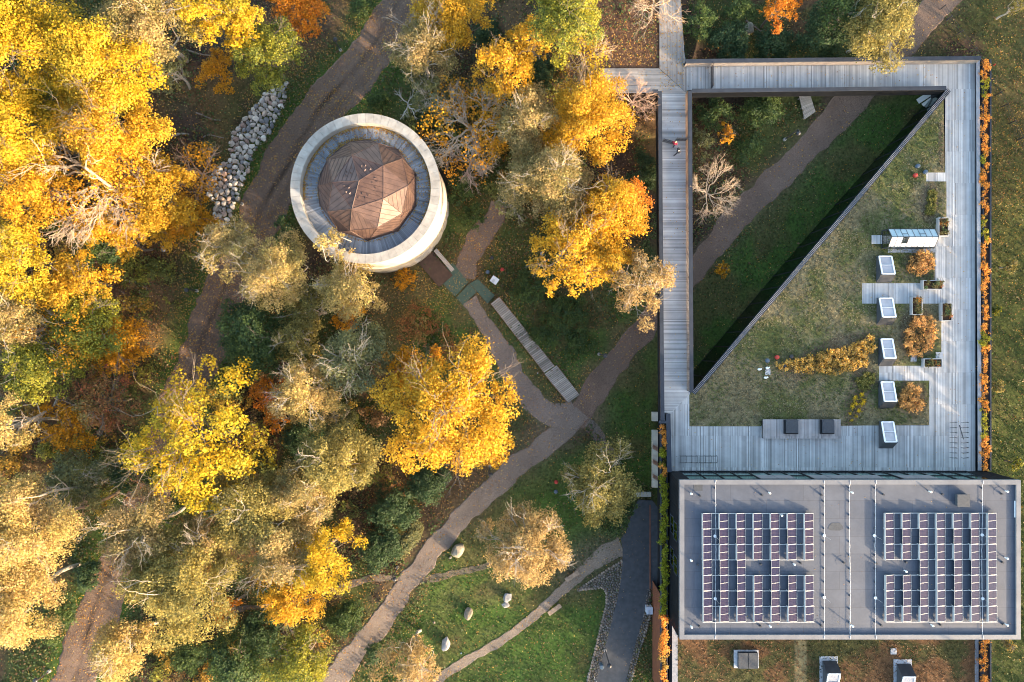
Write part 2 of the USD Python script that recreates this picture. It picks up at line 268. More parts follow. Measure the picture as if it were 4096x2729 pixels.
def ribbon(name, pts, w, base, seed, rut=False, wnoise=0.5, up=0.05):
    """A trodden path draped on the ground, with ragged edges."""
    pts = np.array([G(*p)[:2] for p in pts]); s = np.r_[0, np.cumsum(np.hypot(*np.diff(pts, axis=0).T))]
    t = np.arange(0, s[-1], 0.3)
    from scipy.interpolate import CubicSpline
    c = CubicSpline(s, pts)(t); d = np.gradient(c, axis=0); d /= np.linalg.norm(d, axis=1, keepdims=True); n = np.c_[-d[:, 1], d[:, 0]]
    u = np.linspace(-1, 1, 15); k = len(t)
    w = np.interp(t / t[-1], np.linspace(0, 1, len(np.atleast_1d(w))), np.atleast_1d(w))
    ragL = (meshkit.fbm(np.c_[t / 1.6, np.zeros(k), np.full(k, seed)], 4, seed) - 0.5) * 2 * wnoise; ragR = (meshkit.fbm(np.c_[t / 1.6, np.full(k, 9.0), np.full(k, seed)], 4, seed + 3) - 0.5) * 2 * wnoise
    half = np.where(u[None] < 0, -u[None] * (w / 2 + ragL)[:, None], u[None] * (w / 2 + ragR)[:, None])
    V = c[:, None] + n[:, None] * (np.sign(u)[None] * half)[..., None]
    z = Z(V[..., 0], V[..., 1]) + np.where(np.abs(u) > 0.95, -0.06, up)[None]
    col = np.broadcast_to(np.asarray(base), (k, 15, 3)).copy()
    col *= (0.82 + 0.4 * meshkit.fbm(np.stack([V[..., 0] / 2.2, V[..., 1] / 2.2, z * 0], -1), 3, seed + 5))[..., None]
    if rut:
        wob = 0.12 * np.sin(t / 6.0) + 0.08 * np.sin(t / 2.7)
        g = np.exp(-((u[None] + 0.08 + wob[:, None]) / 0.10) ** 2) * (0.35 + 0.9 * meshkit.noise(np.c_[t / 4, t * 0, t * 0], seed))[:, None]
        g2 = np.exp(-((u[None] - 0.42 + wob[:, None]) / 0.13) ** 2) * (0.6 * meshkit.noise(np.c_[t / 5, t * 0, t * 0 + 4], seed))[:, None]
        col *= (1 - 0.70 * np.clip(g, 0, 1))[..., None]; col *= (1 - 0.4 * np.clip(g2, 0, 1))[..., None]
    i, j = np.meshgrid(np.arange(k - 1), np.arange(14), indexing="ij"); q = (i * 15 + j).ravel()
    MB().add(np.dstack([V, z[..., None]]).reshape(-1, 3), np.c_[q, q + 1, q + 16, q + 15][:, ::-1], col.reshape(-1, 3)).build(name, M_chips, kind="structure")
ribbon("wood_chip_path", PATH_A, [5.9, 5.7, 5.4], (0.122, 0.087, 0.067), 1, rut=True, wnoise=0.6)
ribbon("wood_chip_path", PATH_C, [3.3, 3.0, 3.3, 3.9, 3.9], (0.125, 0.088, 0.068), 2, up=0.054)
ribbon("gravel_path", PATH_D, [2.6, 3.0, 2.5, 2.8, 3.2, 3.0], (0.148, 0.120, 0.102), 3, up=0.058)
ribbon("gravel_path", PATH_B, [2.0, 2.7, 3.0, 3.6], (0.150, 0.122, 0.105), 4, up=0.062)
ribbon("gravel_path", PATH_B2, [2.6, 3.2, 3.0], (0.120, 0.090, 0.074), 5, up=0.046)
ribbon("gravel_path", PATH_E, [2.0, 1.2], (0.125, 0.100, 0.085), 6, up=0.046)
ribbon("gravel_path", PATH_F, [1.1, 1.3, 1.0, 1.5, 2.8], (0.155, 0.128, 0.105), 7, wnoise=0.35)
ribbon("gravel_path", PATH_G, 0.9, (0.110, 0.090, 0.072), 8, wnoise=0.35)
ribbon("gravel_path", PATH_H, [1.0, 0.8], (0.095, 0.082, 0.062), 9, wnoise=0.45, up=0.045)

def sheet(name, poly, m, up, parent="/World", kind="structure", size=0.9, col=(1, 1, 1)):
    pts = [G(*p)[:2] for p in poly]
    v, f = trimesh.creation.triangulate_polygon(Polygon(pts), engine="earcut")
    v3, f3 = trimesh.remesh.subdivide_to_size(np.c_[v, np.zeros(len(v))], f, size)
    v3[:, 2] = Z(v3[:, 0], v3[:, 1]) + up
    return MB().add(v3, f3, col).build(name, m, parent, kind=kind)
road = [q43(*p) for p in [(1110, -10), (1040, 200), (1000, 250), (1018, 350), (1010, 550), (975, 780), (930, 950), (870, 1200), (800, 1450), (740, 1660), (1020, 1660), (1045, 1568), (1110, 1300), (1180, 1060), (1220, 900), (1262, 712), (1368, 700), (1368, 0), (1290, -100), (1155, -110)]]
sheet("asphalt_road", road, M_asph, 0.09)
sheet("turf_mat", [q22(*p) for p in [(1640, 965), (1810, 850), (1952, 1028), (1832, 1160)]], M_turf, 0.075)
sheet("turf_mat", [q22(*p) for p in [(1840, 1172), (1960, 1042), (2030, 1118), (1902, 1240)]], M_turf, 0.080)
sheet("turf_mat", [q22(*p) for p in [(1965, 1040), (2040, 1000), (2195, 1150), (2130, 1228), (2032, 1116)]], M_turf, 0.085)

# ------------------------------------------------------------------ deck boards
DZ, RZ = 6.75, 12.1
def p2(dx, dy, z=DZ): return P(dx, dy, z)[:2]
def rect(x0, y0, x1, y1, z=DZ):
    a, b = p2(x0, y0, z), p2(x1, y1, z); return sbox(min(a[0], b[0]), min(a[1], b[1]), max(a[0], b[0]), max(a[1], b[1]))
def boards(mb, poly, axis, z, rng, pitch=0.125, gap=0.016, joint=3.7, tone=1.0, cast=(1, 1, 1), thick=0.035, var=0.23):
    x0, y0, x1, y1 = poly.bounds
    lo, hi, l0, l1 = (x0, x1, y0, y1) if axis == "y" else (y0, y1, x0, x1)
    lo = math.floor(lo / pitch) * pitch
    k = 0
    while lo < hi:
        k += 1
        a0, a1 = lo + gap / 2, lo + pitch - gap / 2; lo += pitch
        s = math.floor(l0 / joint) * joint
        strip_t = rng.normal(1, var * 0.7)
        while s < l1:
            e = s + joint - 0.006
            cell = sbox(a0, s, a1, e) if axis == "y" else sbox(s, a0, e, a1)
            g = poly.intersection(cell); s += joint
            for part in getattr(g, "geoms", [g]):
                if part.geom_type == "Polygon" and part.area > 0.004:
                    t = tone * np.clip(strip_t + rng.normal(0, var * 0.5), 0.5, 1.6)
                    mb.prism(list(part.exterior.coords)[:-1], z - thick, z + rng.uniform(-0.003, 0.003), np.array(cast) * t)
rngD = np.random.default_rng(5)

# ------------------------------------------------------------------ museum building: planted roof wing, roof deck, tall hall
B = thing("museum_building", "large dark clad building with timber roof deck, triangular planted roof and tall flat roofed hall", "building")
X_W, X_E = p2(1519, 0)[0], p2(2271, 0)[0]
Yn, Ys = p2(0, 136)[1], p2(0, 1640)[1]
hypA, hypB = np.array(p2(1590, 902)), np.array(p2(2176, 206))
body = Polygon([(X_W + 1.0, p2(0, 930)[1]), tuple(hypA), tuple(hypB), (hypB[0], Yn), (X_E, Yn), (X_E, Ys), (X_W + 1.0, Ys)])
m = trimesh.creation.extrude_polygon(body, DZ - 0.12 + 1.0, engine="earcut"); m.apply_translation((0, 0, -1.0))
MB().mesh(m).build("outer_wall", M_black, B)
# planted roof: a grown, uneven sheet
bedpoly_d = [(1584, 908), (2168, 216), (2171, 397), (2128, 397), (2128, 417), (2175, 417), (2175, 542), (2148, 542), (2148, 651), (1981, 651), (1981, 698), (2163, 698), (2163, 841), (2020, 841), (2020, 875), (2135, 875), (2135, 977), (1928, 979), (1928, 964), (1750, 965), (1750, 980), (1584, 980)]
bed = Polygon([p2(*p) for p in bedpoly_d])
def turf_roof(name, poly, z, seed, step=0.42, tan=0.5):
    poly = poly.buffer(0); v, f = trimesh.creation.triangulate_polygon(poly, engine="earcut")
    v3, f3 = trimesh.remesh.subdivide_to_size(np.c_[v, np.zeros(len(v))], f, step)
    n1 = meshkit.fbm(np.c_[v3[:, :2] / 4.0, np.zeros(len(v3))], 4, seed); n2 = meshkit.fbm(np.c_[v3[:, :2] / 1.1, np.zeros(len(v3))], 3, seed + 2)
    v3[:, 2] = z + 0.07 * (n2 - 0.5)
    t = sm(0.40, 0.62, n1 + 0.25 * (n2 - 0.5))[:, None]
    col = np.array([0.100, 0.108, 0.042]) * (1 - t) + np.array([0.165, 0.142, 0.084]) * t
    col = col * (0.8 + 0.4 * n2[:, None])
    return v3, f3, col
v3, f3, col = turf_roof("roof_meadow", bed, DZ + 0.0, 3)
dd = np.array(D_of(v3[:, 0], v3[:, 1], DZ)).T
def blotch(cx, cy, rx, ry, ang=0.0):
    c, s = math.cos(ang), math.sin(ang); u = (dd[:, 0] - cx) * c + (dd[:, 1] - cy) * s; w = -(dd[:, 0] - cx) * s + (dd[:, 1] - cy) * c
    n = meshkit.fbm(np.c_[v3[:, :2] / 0.9, np.zeros(len(v3))], 3, 5)
    return sm(1.15, 0.85, np.hypot(u / rx, w / ry) + 0.6 * (n - 0.5))
for cx, cy, rx, ry, ang in ((1900, 820, 118, 32, -0.42), (2112, 605, 36, 34, 0), (2110, 770, 40, 62, 0), (2092, 912, 38, 42, 0), (2134, 462, 22, 46, 0.1), (1968, 920, 24, 62, 0.35), (1985, 873, 30, 34, 0.3), (2165, 330, 10, 60, 0)):
    col = col + (np.array([0.135, 0.100, 0.068]) - col) * (0.85 * blotch(cx, cy, rx, ry, ang))[:, None]
MB().add(v3, f3, col).build("roof_meadow", M_sedum, B)
south = Polygon([p2(*p, DZ) for p in [(1552, 1420), (2247, 1420), (2247, 1640), (1552, 1640)]])
v3, f3, col = turf_roof("roof_meadow", south, DZ + 0.0, 13, 0.45)
t = sm(0.42, 0.6, meshkit.fbm(np.c_[v3[:, :2] / 2.6, np.zeros(len(v3))], 3, 9))[:, None]
col = np.array([0.060, 0.058, 0.024]) * (1 - t) + np.array([0.125, 0.070, 0.036]) * t
dd = np.array(D_of(v3[:, 0], v3[:, 1], DZ)).T
col = np.where(((dd[:, 0] > 1828) & (dd[:, 0] < 1852))[:, None], np.array([0.20, 0.165, 0.09]) * (0.85 + 0.3 * t), col)
MB().add(v3, f3, col).build("roof_meadow", M_sedum, B)
# gravel margin of the southern roof
for a in ((1544, 1425, 1557, 1640), (2240, 1468, 2248, 1640)):
    r = rect(*a); x0, y0, x1, y1 = r.bounds
    MB().box(x0, x1, y0, y1, DZ - 0.06, DZ + 0.06, (0.26, 0.27, 0.30)).build("gravel_margin", M_stone, B, kind="stuff")
# timber deck of the roof
db = MB()
deckV = shapely.union_all([rect(2172, 205, 2241, 545), rect(2148, 540, 2241, 700), rect(2163, 696, 2241, 980), rect(1535, 978, 2241, 1084), rect(2135, 875, 2170, 980), rect(2128, 397, 2176, 417), rect(1981, 651, 2150, 698), rect(2020, 841, 2166, 875), Polygon([p2(1535, 980), p2(1584, 980), p2(1584, 906), p2(1540, 950)])]).difference(bed)
boards(db, deckV, "y", DZ, rngD, tone=0.98)
boards(db, Polygon([p2(1640, 148), p2(2241, 143), p2(2241, 208), p2(1640, 210)]).difference(deckV), "y", DZ, rngD, tone=0.92, var=0.2, joint=50)
db.build("deck_boards", M_wood, B, kind="stuff")
rb = MB(); boards(rb, rect(1750, 963, 1928, 1007), "y", DZ + 0.45, rngD, tone=0.78, cast=(1.05, 0.98, 0.97), var=0.2)
x0, y0, x1, y1 = rect(1750, 963, 1928, 1007).bounds
rp = thing("raised_deck", "raised rectangular timber platform with two black hatches on the roof deck", "platform")
rb.build("deck_boards", M_wood, rp, kind="stuff"); MB().box(x0 + .02, x1 - .02, y0 + .02, y1 - .02, DZ + 0.01, DZ + 0.41).build("base", M_black, rp)
# steel edge of the triangular roof
e = (hypB - hypA) / np.linalg.norm(hypB - hypA); nrm = np.array([-e[1], e[0]])
eb = MB()
L = np.linalg.norm(hypB - hypA); nseg = 22
for i in range(nseg):
    a = hypA + e * (L * i / nseg + 0.006); b = hypA + e * (L * (i + 1) / nseg - 0.006)
    eb.bar((*(a - nrm * 0.18), DZ + 0.08), (*(b - nrm * 0.18), DZ + 0.08), 0.50, 0.24)
eb.build("edge_trim", M_cap, B)
sb = MB()
for i in range(260):
    a = hypA + e * (L * (i + 0.5) / 260)
    for o in (0.30, 0.14, -0.02): sb.box(a[0] - nrm[0] * o - .028, a[0] - nrm[0] * o + .028, a[1] - nrm[1] * o - .028, a[1] - nrm[1] * o + .028, DZ + 0.20, DZ + 0.212)
sb.build("perforation_studs", M_alu, B, kind="stuff")
# glazed wall under the slanted roof edge
npane = 20
for i in range(npane):
    a = hypA + e * (L * (i + 0.04) / npane) + nrm * 0.03; b = hypA + e * (L * (i + 0.96) / npane) + nrm * 0.03
    mb = MB(); mb.add([(*a, 0.3), (*b, 0.3), (*b, DZ - 0.45), (*a, DZ - 0.45)], [(0, 3, 2, 1)]); mb.build("window_pane", M_court, B)
    c = hypA + e * (L * i / npane); mb = MB().bar((*(c + nrm * 0.02), 0), (*(c + nrm * 0.02), DZ - 0.3), 0.09, 0.12); mb.build("mullion", M_black, B)

# ---- tall hall
hx0, hy1 = P(1562, 1103.5, RZ)[:2]; hx1, hy0 = P(2346, 1470, RZ)[:2]
hb = MB()
hb.box(hx0 + 0.02, hx1 - 0.02, hy0 + 0.02, hy1 - 0.35, 0, RZ - 0.35); hb.build("hall_wall", M_black, B)
pw = 0.5
MB().box(hx0 + 0.15, hx1 - 0.15, hy0 + 0.15, hy1 - 0.15, RZ - 0.40, RZ - 0.22).build("hall_roof", M_felt, B)
M_par = mat("parapet_metal", (0.115, 0.118, 0.132), (0.15, 0.152, 0.165), 0.8, 0.5, 0.08)
for nm, (a0, a1, b0, b1) in {"n": (hx0, hx1, hy1 - pw, hy1), "s": (hx0, hx1, hy0, hy0 + pw), "w": (hx0, hx0 + pw, hy0 + pw, hy1 - pw), "e": (hx1 - pw, hx1, hy0 + pw, hy1 - pw)}.items():
    MB().box(a0, a1, b0, b1, RZ - 0.45, RZ).build("parapet", M_par, B)
# ribbed cladding of the west wall
rbm = MB(); yy = hy0 + 0.1
while yy < hy1 - 0.1:
    rbm.box(hx0 - 0.045, hx0 + 0.02, yy, yy + 0.05, DZ - 0.3, RZ - 0.46); yy += 0.16
rbm.build("cladding_ribs", M_black, B, kind="stuff")
for cxy in ((1445, 120), (1505, 185), (1445, 415), (1505, 495)):
    zc = 8.6 if cxy[0] < 1480 else 10.4
    dx, dy = q43(*cxy); y = P(dx, dy, zc)[1]
    w = thing("window", parent=B)
    MB().box(hx0 - 0.075, hx0 - 0.05, y - 0.95, y + 0.95, zc - 0.8, zc + 0.8).build("pane", M_pane, w)
    fb = MB()
    for (a, b, c, d) in ((-1.0, 1.0, 0.8, 0.88), (-1.0, 1.0, -0.88, -0.8), (-1.03, -0.95, -0.88, 0.88), (0.95, 1.03, -0.88, 0.88), (-0.03, 0.03, -0.8, 0.8)):
        fb.box(hx0 - 0.10, hx0 - 0.045, y + a, y + b, zc + c, zc + d)
    fb.build("frame", M_cap, w)
# glazed north front of the hall: panes, mullions, blinds
ng = 17; gx0, gx1 = hx0 + 1.15, hx1 - 2.6
MB().box(gx0, gx1, hy1 - 0.33, hy1 - 0.30, DZ, RZ - 0.5).build("interior_wall", mat("interior", (0.34, 0.46, 0.46), (0.46, 0.56, 0.55), 0.6, 0.8), B)
for i in range(ng):
    a, b = gx0 + (gx1 - gx0) * i / ng, gx0 + (gx1 - gx0) * (i + 1) / ng
    for z0, z1 in ((DZ + 0.12, DZ + 2.6), (DZ + 2.68, RZ - 0.62)):
        MB().add([(a + .05, hy1 - .06, z0), (b - .05, hy1 - .06, z0), (b - .05, hy1 - .06, z1), (a + .05, hy1 - .06, z1)], [(0, 3, 2, 1)]).build("window_pane", M_pane, B)
    MB().box(a - 0.05, a + 0.05, hy1 - 0.10, hy1 + 0.03, DZ, RZ - 0.5).build("mullion", M_black, B)
MB().box(gx0, gx1, hy1 - 0.09, hy1 + 0.02, DZ + 2.6, DZ + 2.68).box(gx0, gx1, hy1 - 0.09, hy1 + 0.05, DZ, DZ + 0.12).box(gx0, gx1, hy1 - 0.1, hy1 + 0.02, RZ - 0.62, RZ - 0.45).build("transom", M_black, B)
for i in (4, 5, 7, 8, 9, 10, 12, 13):
    a, b = gx0 + (gx1 - gx0) * (i + 0.03) / ng, gx0 + (gx1 - gx0) * (i + 1.0) / ng
    MB().box(a, b, hy1 + 0.035, hy1 + 0.05, DZ + 2.7, RZ - 0.62).build("sun_blind", M_par, B)
rbm = MB()
for (a, b) in ((hx0 + 0.03, gx0), (gx1, hx1 - 0.03)):
    rbm.box(a, b, hy1 - 0.34, hy1 - 0.04, DZ - 3, RZ - 0.47); xx = a
    while xx < b - 0.05: rbm.box(xx, xx + 0.05, hy1 - 0.04, hy1 + 0.01, DZ - 3, RZ - 0.47); xx += 0.16
rbm.build("cladding_ribs", M_black, B, kind="stuff")

# ---- fittings of the hall roof
zr = RZ - 0.22
def roofp(dx, dy, z=zr): return P(dx, dy, z)
for q, pts in ((q33, [(1650, 1408)]), (q34, [(20, 1402), (780, 1397), (1502, 1391), (2208, 1388)]), (q43, [(1650, 455), (1654, 1069)]), (q44, [(130, 40), (248, 493), (25, 1063), (783, 1061), (1520, 1055), (2207, 437), (2207, 1050), (1274, 555)])):
    for pt in pts:
        x, y, z = roofp(*q(*pt), zr + 0.5)
        MB().cyl(x, y, zr, zr + 0.45, 0.06, sides=10).cyl(x, y, zr + 0.43, zr + 0.52, 0.12, 0.10, 10).cyl(x, y, zr + 0.52, zr + 0.58, 0.10, 0.03, 10).build("roof_vent", M_white, B)
for q, pts in ((q33, [(1728, 1425), (2298, 1418)]), (q34, [(490, 1417), (1060, 1413), (1602, 1410), (2148, 1407)]), (q43, [(1708, 490), (2288, 487), (1722, 1057), (2284, 1055)]), (q44, [(488, 1050), (995, 478), (1040, 1047), (1585, 1045), (2160, 1038), (2155, 468), (300, 476), (697, 471), (1268, 467)])):
    for pt in pts:
        x, y, z = roofp(*q(*pt), zr + 0.1)
        v = MB().cyl(x, y, zr, zr + 0.28, 0.11, 0.10, 10); v.build("drain_pipe", M_dark, B)
        MB().cyl(x - 0.25, y + 0.15, zr + 0.003, zr + 0.009, 0.62, 0.62, 8).build("felt_patch", M_felt, B)
cables = [(1853, "33"), ]
def cable_line(dx, seed):
    r = np.random.default_rng(seed); x, _, _ = roofp(dx, 1300, zr + 0.1)
    ys = np.linspace(hy1 - 0.05, hy0 + 0.05, 60); xs = x + 0.03 * np.sin(ys * 0.35 + seed) + r.normal(0, 0.008, 60); zs = np.full(60, zr + 0.10)
    zs[np.abs(ys - hy1) < 0.55] = RZ + 0.03; zs[np.abs(ys - hy0) < 0.55] = RZ + 0.03
    MB().tube(np.c_[xs, ys, zs], 0.018, 5).build("lightning_cable", M_white, B)
    cb = MB()
    for k in range(3, 58, 5): cb.box(xs[k] - 0.09, xs[k] + 0.05, ys[k] - 0.07, ys[k] + 0.07, zr, zr + 0.09)
    cb.build("cable_feet", M_dark, B, kind="stuff")
for k, dx in enumerate((1644.5, 1894.5, 1953, 2011.5, 2257)): cable_line(dx, k + 3)
for q, pt in ((q43, (1867, 229)), (q43, (1869, 804)), (q44, (519, 225)), (q44, (520, 792)), (q44, (982, 225)), (q44, (991, 798)), (q44, (1972, 218)), (q44, (1977, 804))):
    x, y, z = roofp(*q(*pt), zr + 0.1)
    t = thing("lightning_rod", parent=B)
    MB().cyl(x, y, zr + 0.01, zr + 0.10, 0.17, 0.16, 16).build("base", M_white, t)
    MB().tube([(x, y, zr + 0.1), (x + 0.02, y, zr + 1.6)], [0.016, 0.008], 5).build("rod", M_alu, t)
x, y, z = roofp(2211.5, 1150, zr + 0.3)
MB().box(x - 0.62, x + 0.62, y - 0.62, y + 0.62, zr, zr + 0.45).box(x - 0.68, x + 0.68, y - 0.68, y + 0.68, zr + 0.45, zr + 0.53).build("roof_hatch", M_grey, B)
x, y, z = roofp(1604, 1120); MB().box(x - 0.5, x + 0.5, y - 0.42, y + 0.42, zr + 0.003, zr + 0.012).build("felt_patch", M_grey, B)
x, y, z = roofp(1920, 1211); MB().prism([(x + a * 0.6, y + b * 0.42) for a, b in ((-1.4, -0.6), (-1.2, 0.3), (-0.7, 1), (0.8, 1), (1.3, 0.2), (1.4, -0.5), (0.7, -1), (-0.9, -0.9))], zr + 0.003, zr + 0.014).build("felt_patch", M_grey, B)
x, y, z = roofp(2333, 1170); MB().box(x - 0.14, x - 0.02, y - 0.9, y + 0.9, zr + 0.02, zr + 0.09).box(x + 0.03, x + 0.14, y - 0.85, y + 0.6, zr + 0.02, zr + 0.10).build("loose_profile", M_white, B)

# ------------------------------------------------------------------ solar arrays
def solar(label, q, cols, rows_of, y_tops):
    A = thing("solar_array", label, "solar panels", group=None)
    zt = zr + 0.42
    rails = MB(); X = []
    for c, (xa, xb) in enumerate(cols):
        for r in range(7):
            if r not in rows_of(c): continue
            ya, yb = y_tops[r], y_tops[r] + 139
            dr = r * 1.2
            hi, lo = zr + 0.46, zr + 0.20
            a = P(*q(xa + dr, ya), zt); b = P(*q(xb + dr, yb), zt)
            x0, x1, y1, y0 = P(*q(xa + dr - 2, ya), hi)[0], P(*q(xb + dr, yb), lo)[0], a[1], b[1]
            pn = thing("panel", parent=A)
            th = 0.035
            MB().add([(x0, y0, hi), (x1, y0, lo), (x1, y1, lo), (x0, y1, hi), (x0, y0, hi - th), (x1, y0, lo - th), (x1, y1, lo - th), (x0, y1, hi - th)], [(0, 1, 2, 3), (7, 6, 5, 4), (0, 4, 5, 1), (1, 5, 6, 2), (2, 6, 7, 3), (3, 7, 4, 0)]).build("cells", M_cell, pn)
            fm = MB(); ym = (y0 + y1) / 2; s = 0.022
            for yy in (y0, ym, y1): fm.bar((x0, yy, hi + 0.006), (x1, yy, lo + 0.006), s * 1.7, 0.03)
            for (xx, zz) in ((x0, hi), (x1, lo)): fm.bar((xx, y0, zz + 0.004), (xx, y1, zz + 0.004), s, 0.03)
            fm.build("frame", M_alu, pn)
            rails.bar((x0 - 0.03, y0 - 0.03, zr), (x0 - 0.03, y0 - 0.03, hi), 0.05, 0.05)
    def zone_rail(y, c0, c1, r):
        a = P(*q(cols[c0][0] - 12 + r * 1.2, y), zr + 0.12); b = P(*q(cols[c1][1] + 2 + r * 1.2, y), zr + 0.12)
        rails.bar((a[0], a[1], zr + 0.14), (b[0], b[1], zr + 0.14), 0.055, 0.06)
    for r in range(8):
        y = (y_tops[r] - 4) if r < 7 else y_tops[6] + 142
        cs = [c for c in range(len(cols)) if r in rows_of(c) or (r - 1) in rows_of(c)]
        zone_rail(y, min(cs), max(cs), r)
    rails.build("mounting_rails", M_alu, A, kind="stuff")
    for c, (xa, xb) in enumerate(cols):                                     # back sheets along the raised edges
        for r0, r1 in ((0, 1), (2, 3), (6, 7)) if c % 3 else ((0, 7),):
            rr = [r for r in range(r0, r1) if r in rows_of(c)]
            for r in rr:
                a = P(*q(xa - 8 + r * 1.2, y_tops[r]), zr + 0.3); b = P(*q(xa - 8 + r * 1.2, y_tops[r] + 139), zr + 0.3)
                MB().add([(a[0] - .01, b[1], zr + .05), (a[0] - .01, a[1], zr + .05), (a[0] + .02, a[1], zr + .43), (a[0] + .02, b[1], zr + .43)], [(0, 1, 2, 3)]).build("wind_deflector", M_off, A)
yt = [22, 165, 308, 450, 592, 735, 878]
o = (3072 - 2048) * 2.2988
solar("left field of dark solar panels in white frames on the flat hall roof", q43, [(1757, 1835), (1911, 1988), (2068, 2144), (2223, 2300), (o + 28, o + 104), (o + 183, o + 260), (o + 340, o + 415)], lambda c: set(range(7)) - ({3} if c in (3, 5, 6) else set()), yt)
solar("right field of dark solar panels in white frames on the flat hall roof", q44, [(1083, 1158), (1239, 1313), (1396, 1471), (1554, 1628), (1710, 1785), (1868, 1942), (2025, 2098)], lambda c: set(range(7)) - ({3} if c in (0, 1) else set()), [y - 2 for y in yt])

# ------------------------------------------------------------------ walkways and their slatted parapets
CZ = DZ + 1.08
def parapet(parent, a, b, off=(0, 0), cap_w=0.44, slat=True, fascia=True, pitch=0.135, cap=M_cap, sl=None, top=CZ):
    a, b = np.array(a, float), np.array(b, float); L = np.linalg.norm(b - a); t = (b - a) / L
    r = thing("railing", parent=parent)
    MB().bar((*a, top), (*b, top), cap_w, 0.09).build("cap", cap, r)
    s = MB(); n = int(L / pitch)
    for i in range(n):
        c = a + t * (i + 0.5) * pitch + np.array(off)
        s.bar((*c, DZ - 0.5), (*c, top - 0.045), 0.05, 0.085)
    if slat: s.build("slats", sl or M_slat, r, kind="stuff")
    if fascia:
        MB().bar((*a, DZ - 0.55), (*b, DZ - 0.55), 0.16, 0.86).build("fascia", M_black, r)
    n = max(2, int(L / 2.6)); ps = MB()
    for i in range(n + 1):
        c = a + t * np.clip(L * i / n, 0.06, L - 0.06); ps.bar((*c, DZ - 0.3), (*c, top - 0.05), 0.10, 0.10)
    ps.build("posts", M_black, r, kind="stuff")
W = thing("timber_walkway", "long straight timber walkway with dark parapets along the west side of the triangular court", "walkway")
wb = MB(); boards(wb, Polygon([p2(1519, 215), p2(1580, 215), p2(1586, 906), p2(1540, 952), p2(1540, 972), p2(1525, 972)]), "x", DZ, rngD, tone=0.93, joint=50, var=0.2, pitch=0.13)
wb.build("deck_boards", M_wood, W, kind="stuff")
def pc(dx, dy): return P(dx, dy, CZ)[:2]
parapet(W, pc(1516.3, 210), pc(1522.3, 968)); parapet(W, pc(1585.5, 210), pc(1589.0, 902), (-0.25, 0)); parapet(W, pc(1499, 210.5), pc(1512, 210.5), slat=False)
x0, y0, x1, y1 = rect(1522, 212, 1585, 950).bounds
MB().box(x0, x1, y0, y1, DZ - 0.6, DZ - 0.07).build("beam", M_black, W)
N = thing("timber_walkway", "timber walkway with dark slatted parapets along the north side of the triangular court", "walkway")
nb = MB(); boards(nb, Polygon([p2(1578, 150), p2(1640, 149), p2(1640, 207), p2(1578, 208)]), "y", DZ, rngD, tone=0.85, joint=50, var=0.2)
nb.build("deck_boards", M_wood, N, kind="stuff")
parapet(N, pc(1576, 141), pc(2254, 133.5), (0, -0.24), sl=mat("grey_slat", (0.26, 0.22, 0.19), (0.36, 0.31, 0.27), 2.0, 0.6)); parapet(N, pc(1590, 209), pc(2174, 202.5), (0, -0.22), sl=M_black)
x0, y0, x1, y1 = rect(1580, 141, 2172, 206).bounds
MB().box(x0, x1, y0, y1, DZ - 0.6, DZ - 0.07).build("beam", M_black, N)
J = thing("timber_junction", "brown timber deck where walkways meet beside the leaf covered terrace", "deck")
jb = MB(); boards(jb, Polygon([p2(1515, -40), p2(1562, -40), p2(1572, 120), p2(1578, 150), p2(1578, 214), p2(1515, 157)]), "y", DZ + 0.004, rngD, tone=0.62, cast=(1.06, 0.97, 0.90), joint=6, var=0.16)
boards(jb, Polygon([p2(1379, 157.5), p2(1514, 157.5), p2(1577, 214), p2(1379, 214)]), "x", DZ + 0.004, rngD, tone=0.74, cast=(1.05, 0.98, 0.92), joint=3.7, var=0.16)
jb.build("deck_boards", M_wood, J, kind="stuff")
jx = MB()
for a in ((1380, 159, 1516, 212), (1517, 100, 1574, 212)):
    x0, y0, x1, y1 = rect(*a).bounds; jx.box(x0, x1, y0, y1, DZ - 0.45, DZ - 0.06)
jx.build("beam", M_black, J)
def gate(label, a, b):
    a, b = np.array(a), np.array(b); t = (b - a) / np.linalg.norm(b - a); L = np.linalg.norm(b - a)
    g = thing("gate", label, "gate"); f = MB()
    for z in (DZ + 0.12, DZ + 0.60, DZ + 1.12): f.bar((*a, z), (*b, z), 0.06, 0.06)
    for q in (0.02, L - 0.02): f.bar((*(a + t * q), DZ + 0.05), (*(a + t * q), DZ + 1.2), 0.07, 0.07)
    f.build("frame", M_dark, g)
    for k in range(1, int(L / 0.16)):
        c = a + t * k * 0.16; MB().bar((*c, DZ + 0.12), (*c, DZ + 1.12), 0.05, 0.075).build("bar", M_dark, g)
gate("open left leaf of the dark barred gate on the west walkway", p2(1522, 326), p2(1548, 333))
gate("closed right leaf of the dark barred gate across the west walkway", p2(1551, 324), p2(1580, 324))
gate("dark barred gate across the north walkway near the terrace junction", p2(1633, 205), p2(1633, 152))
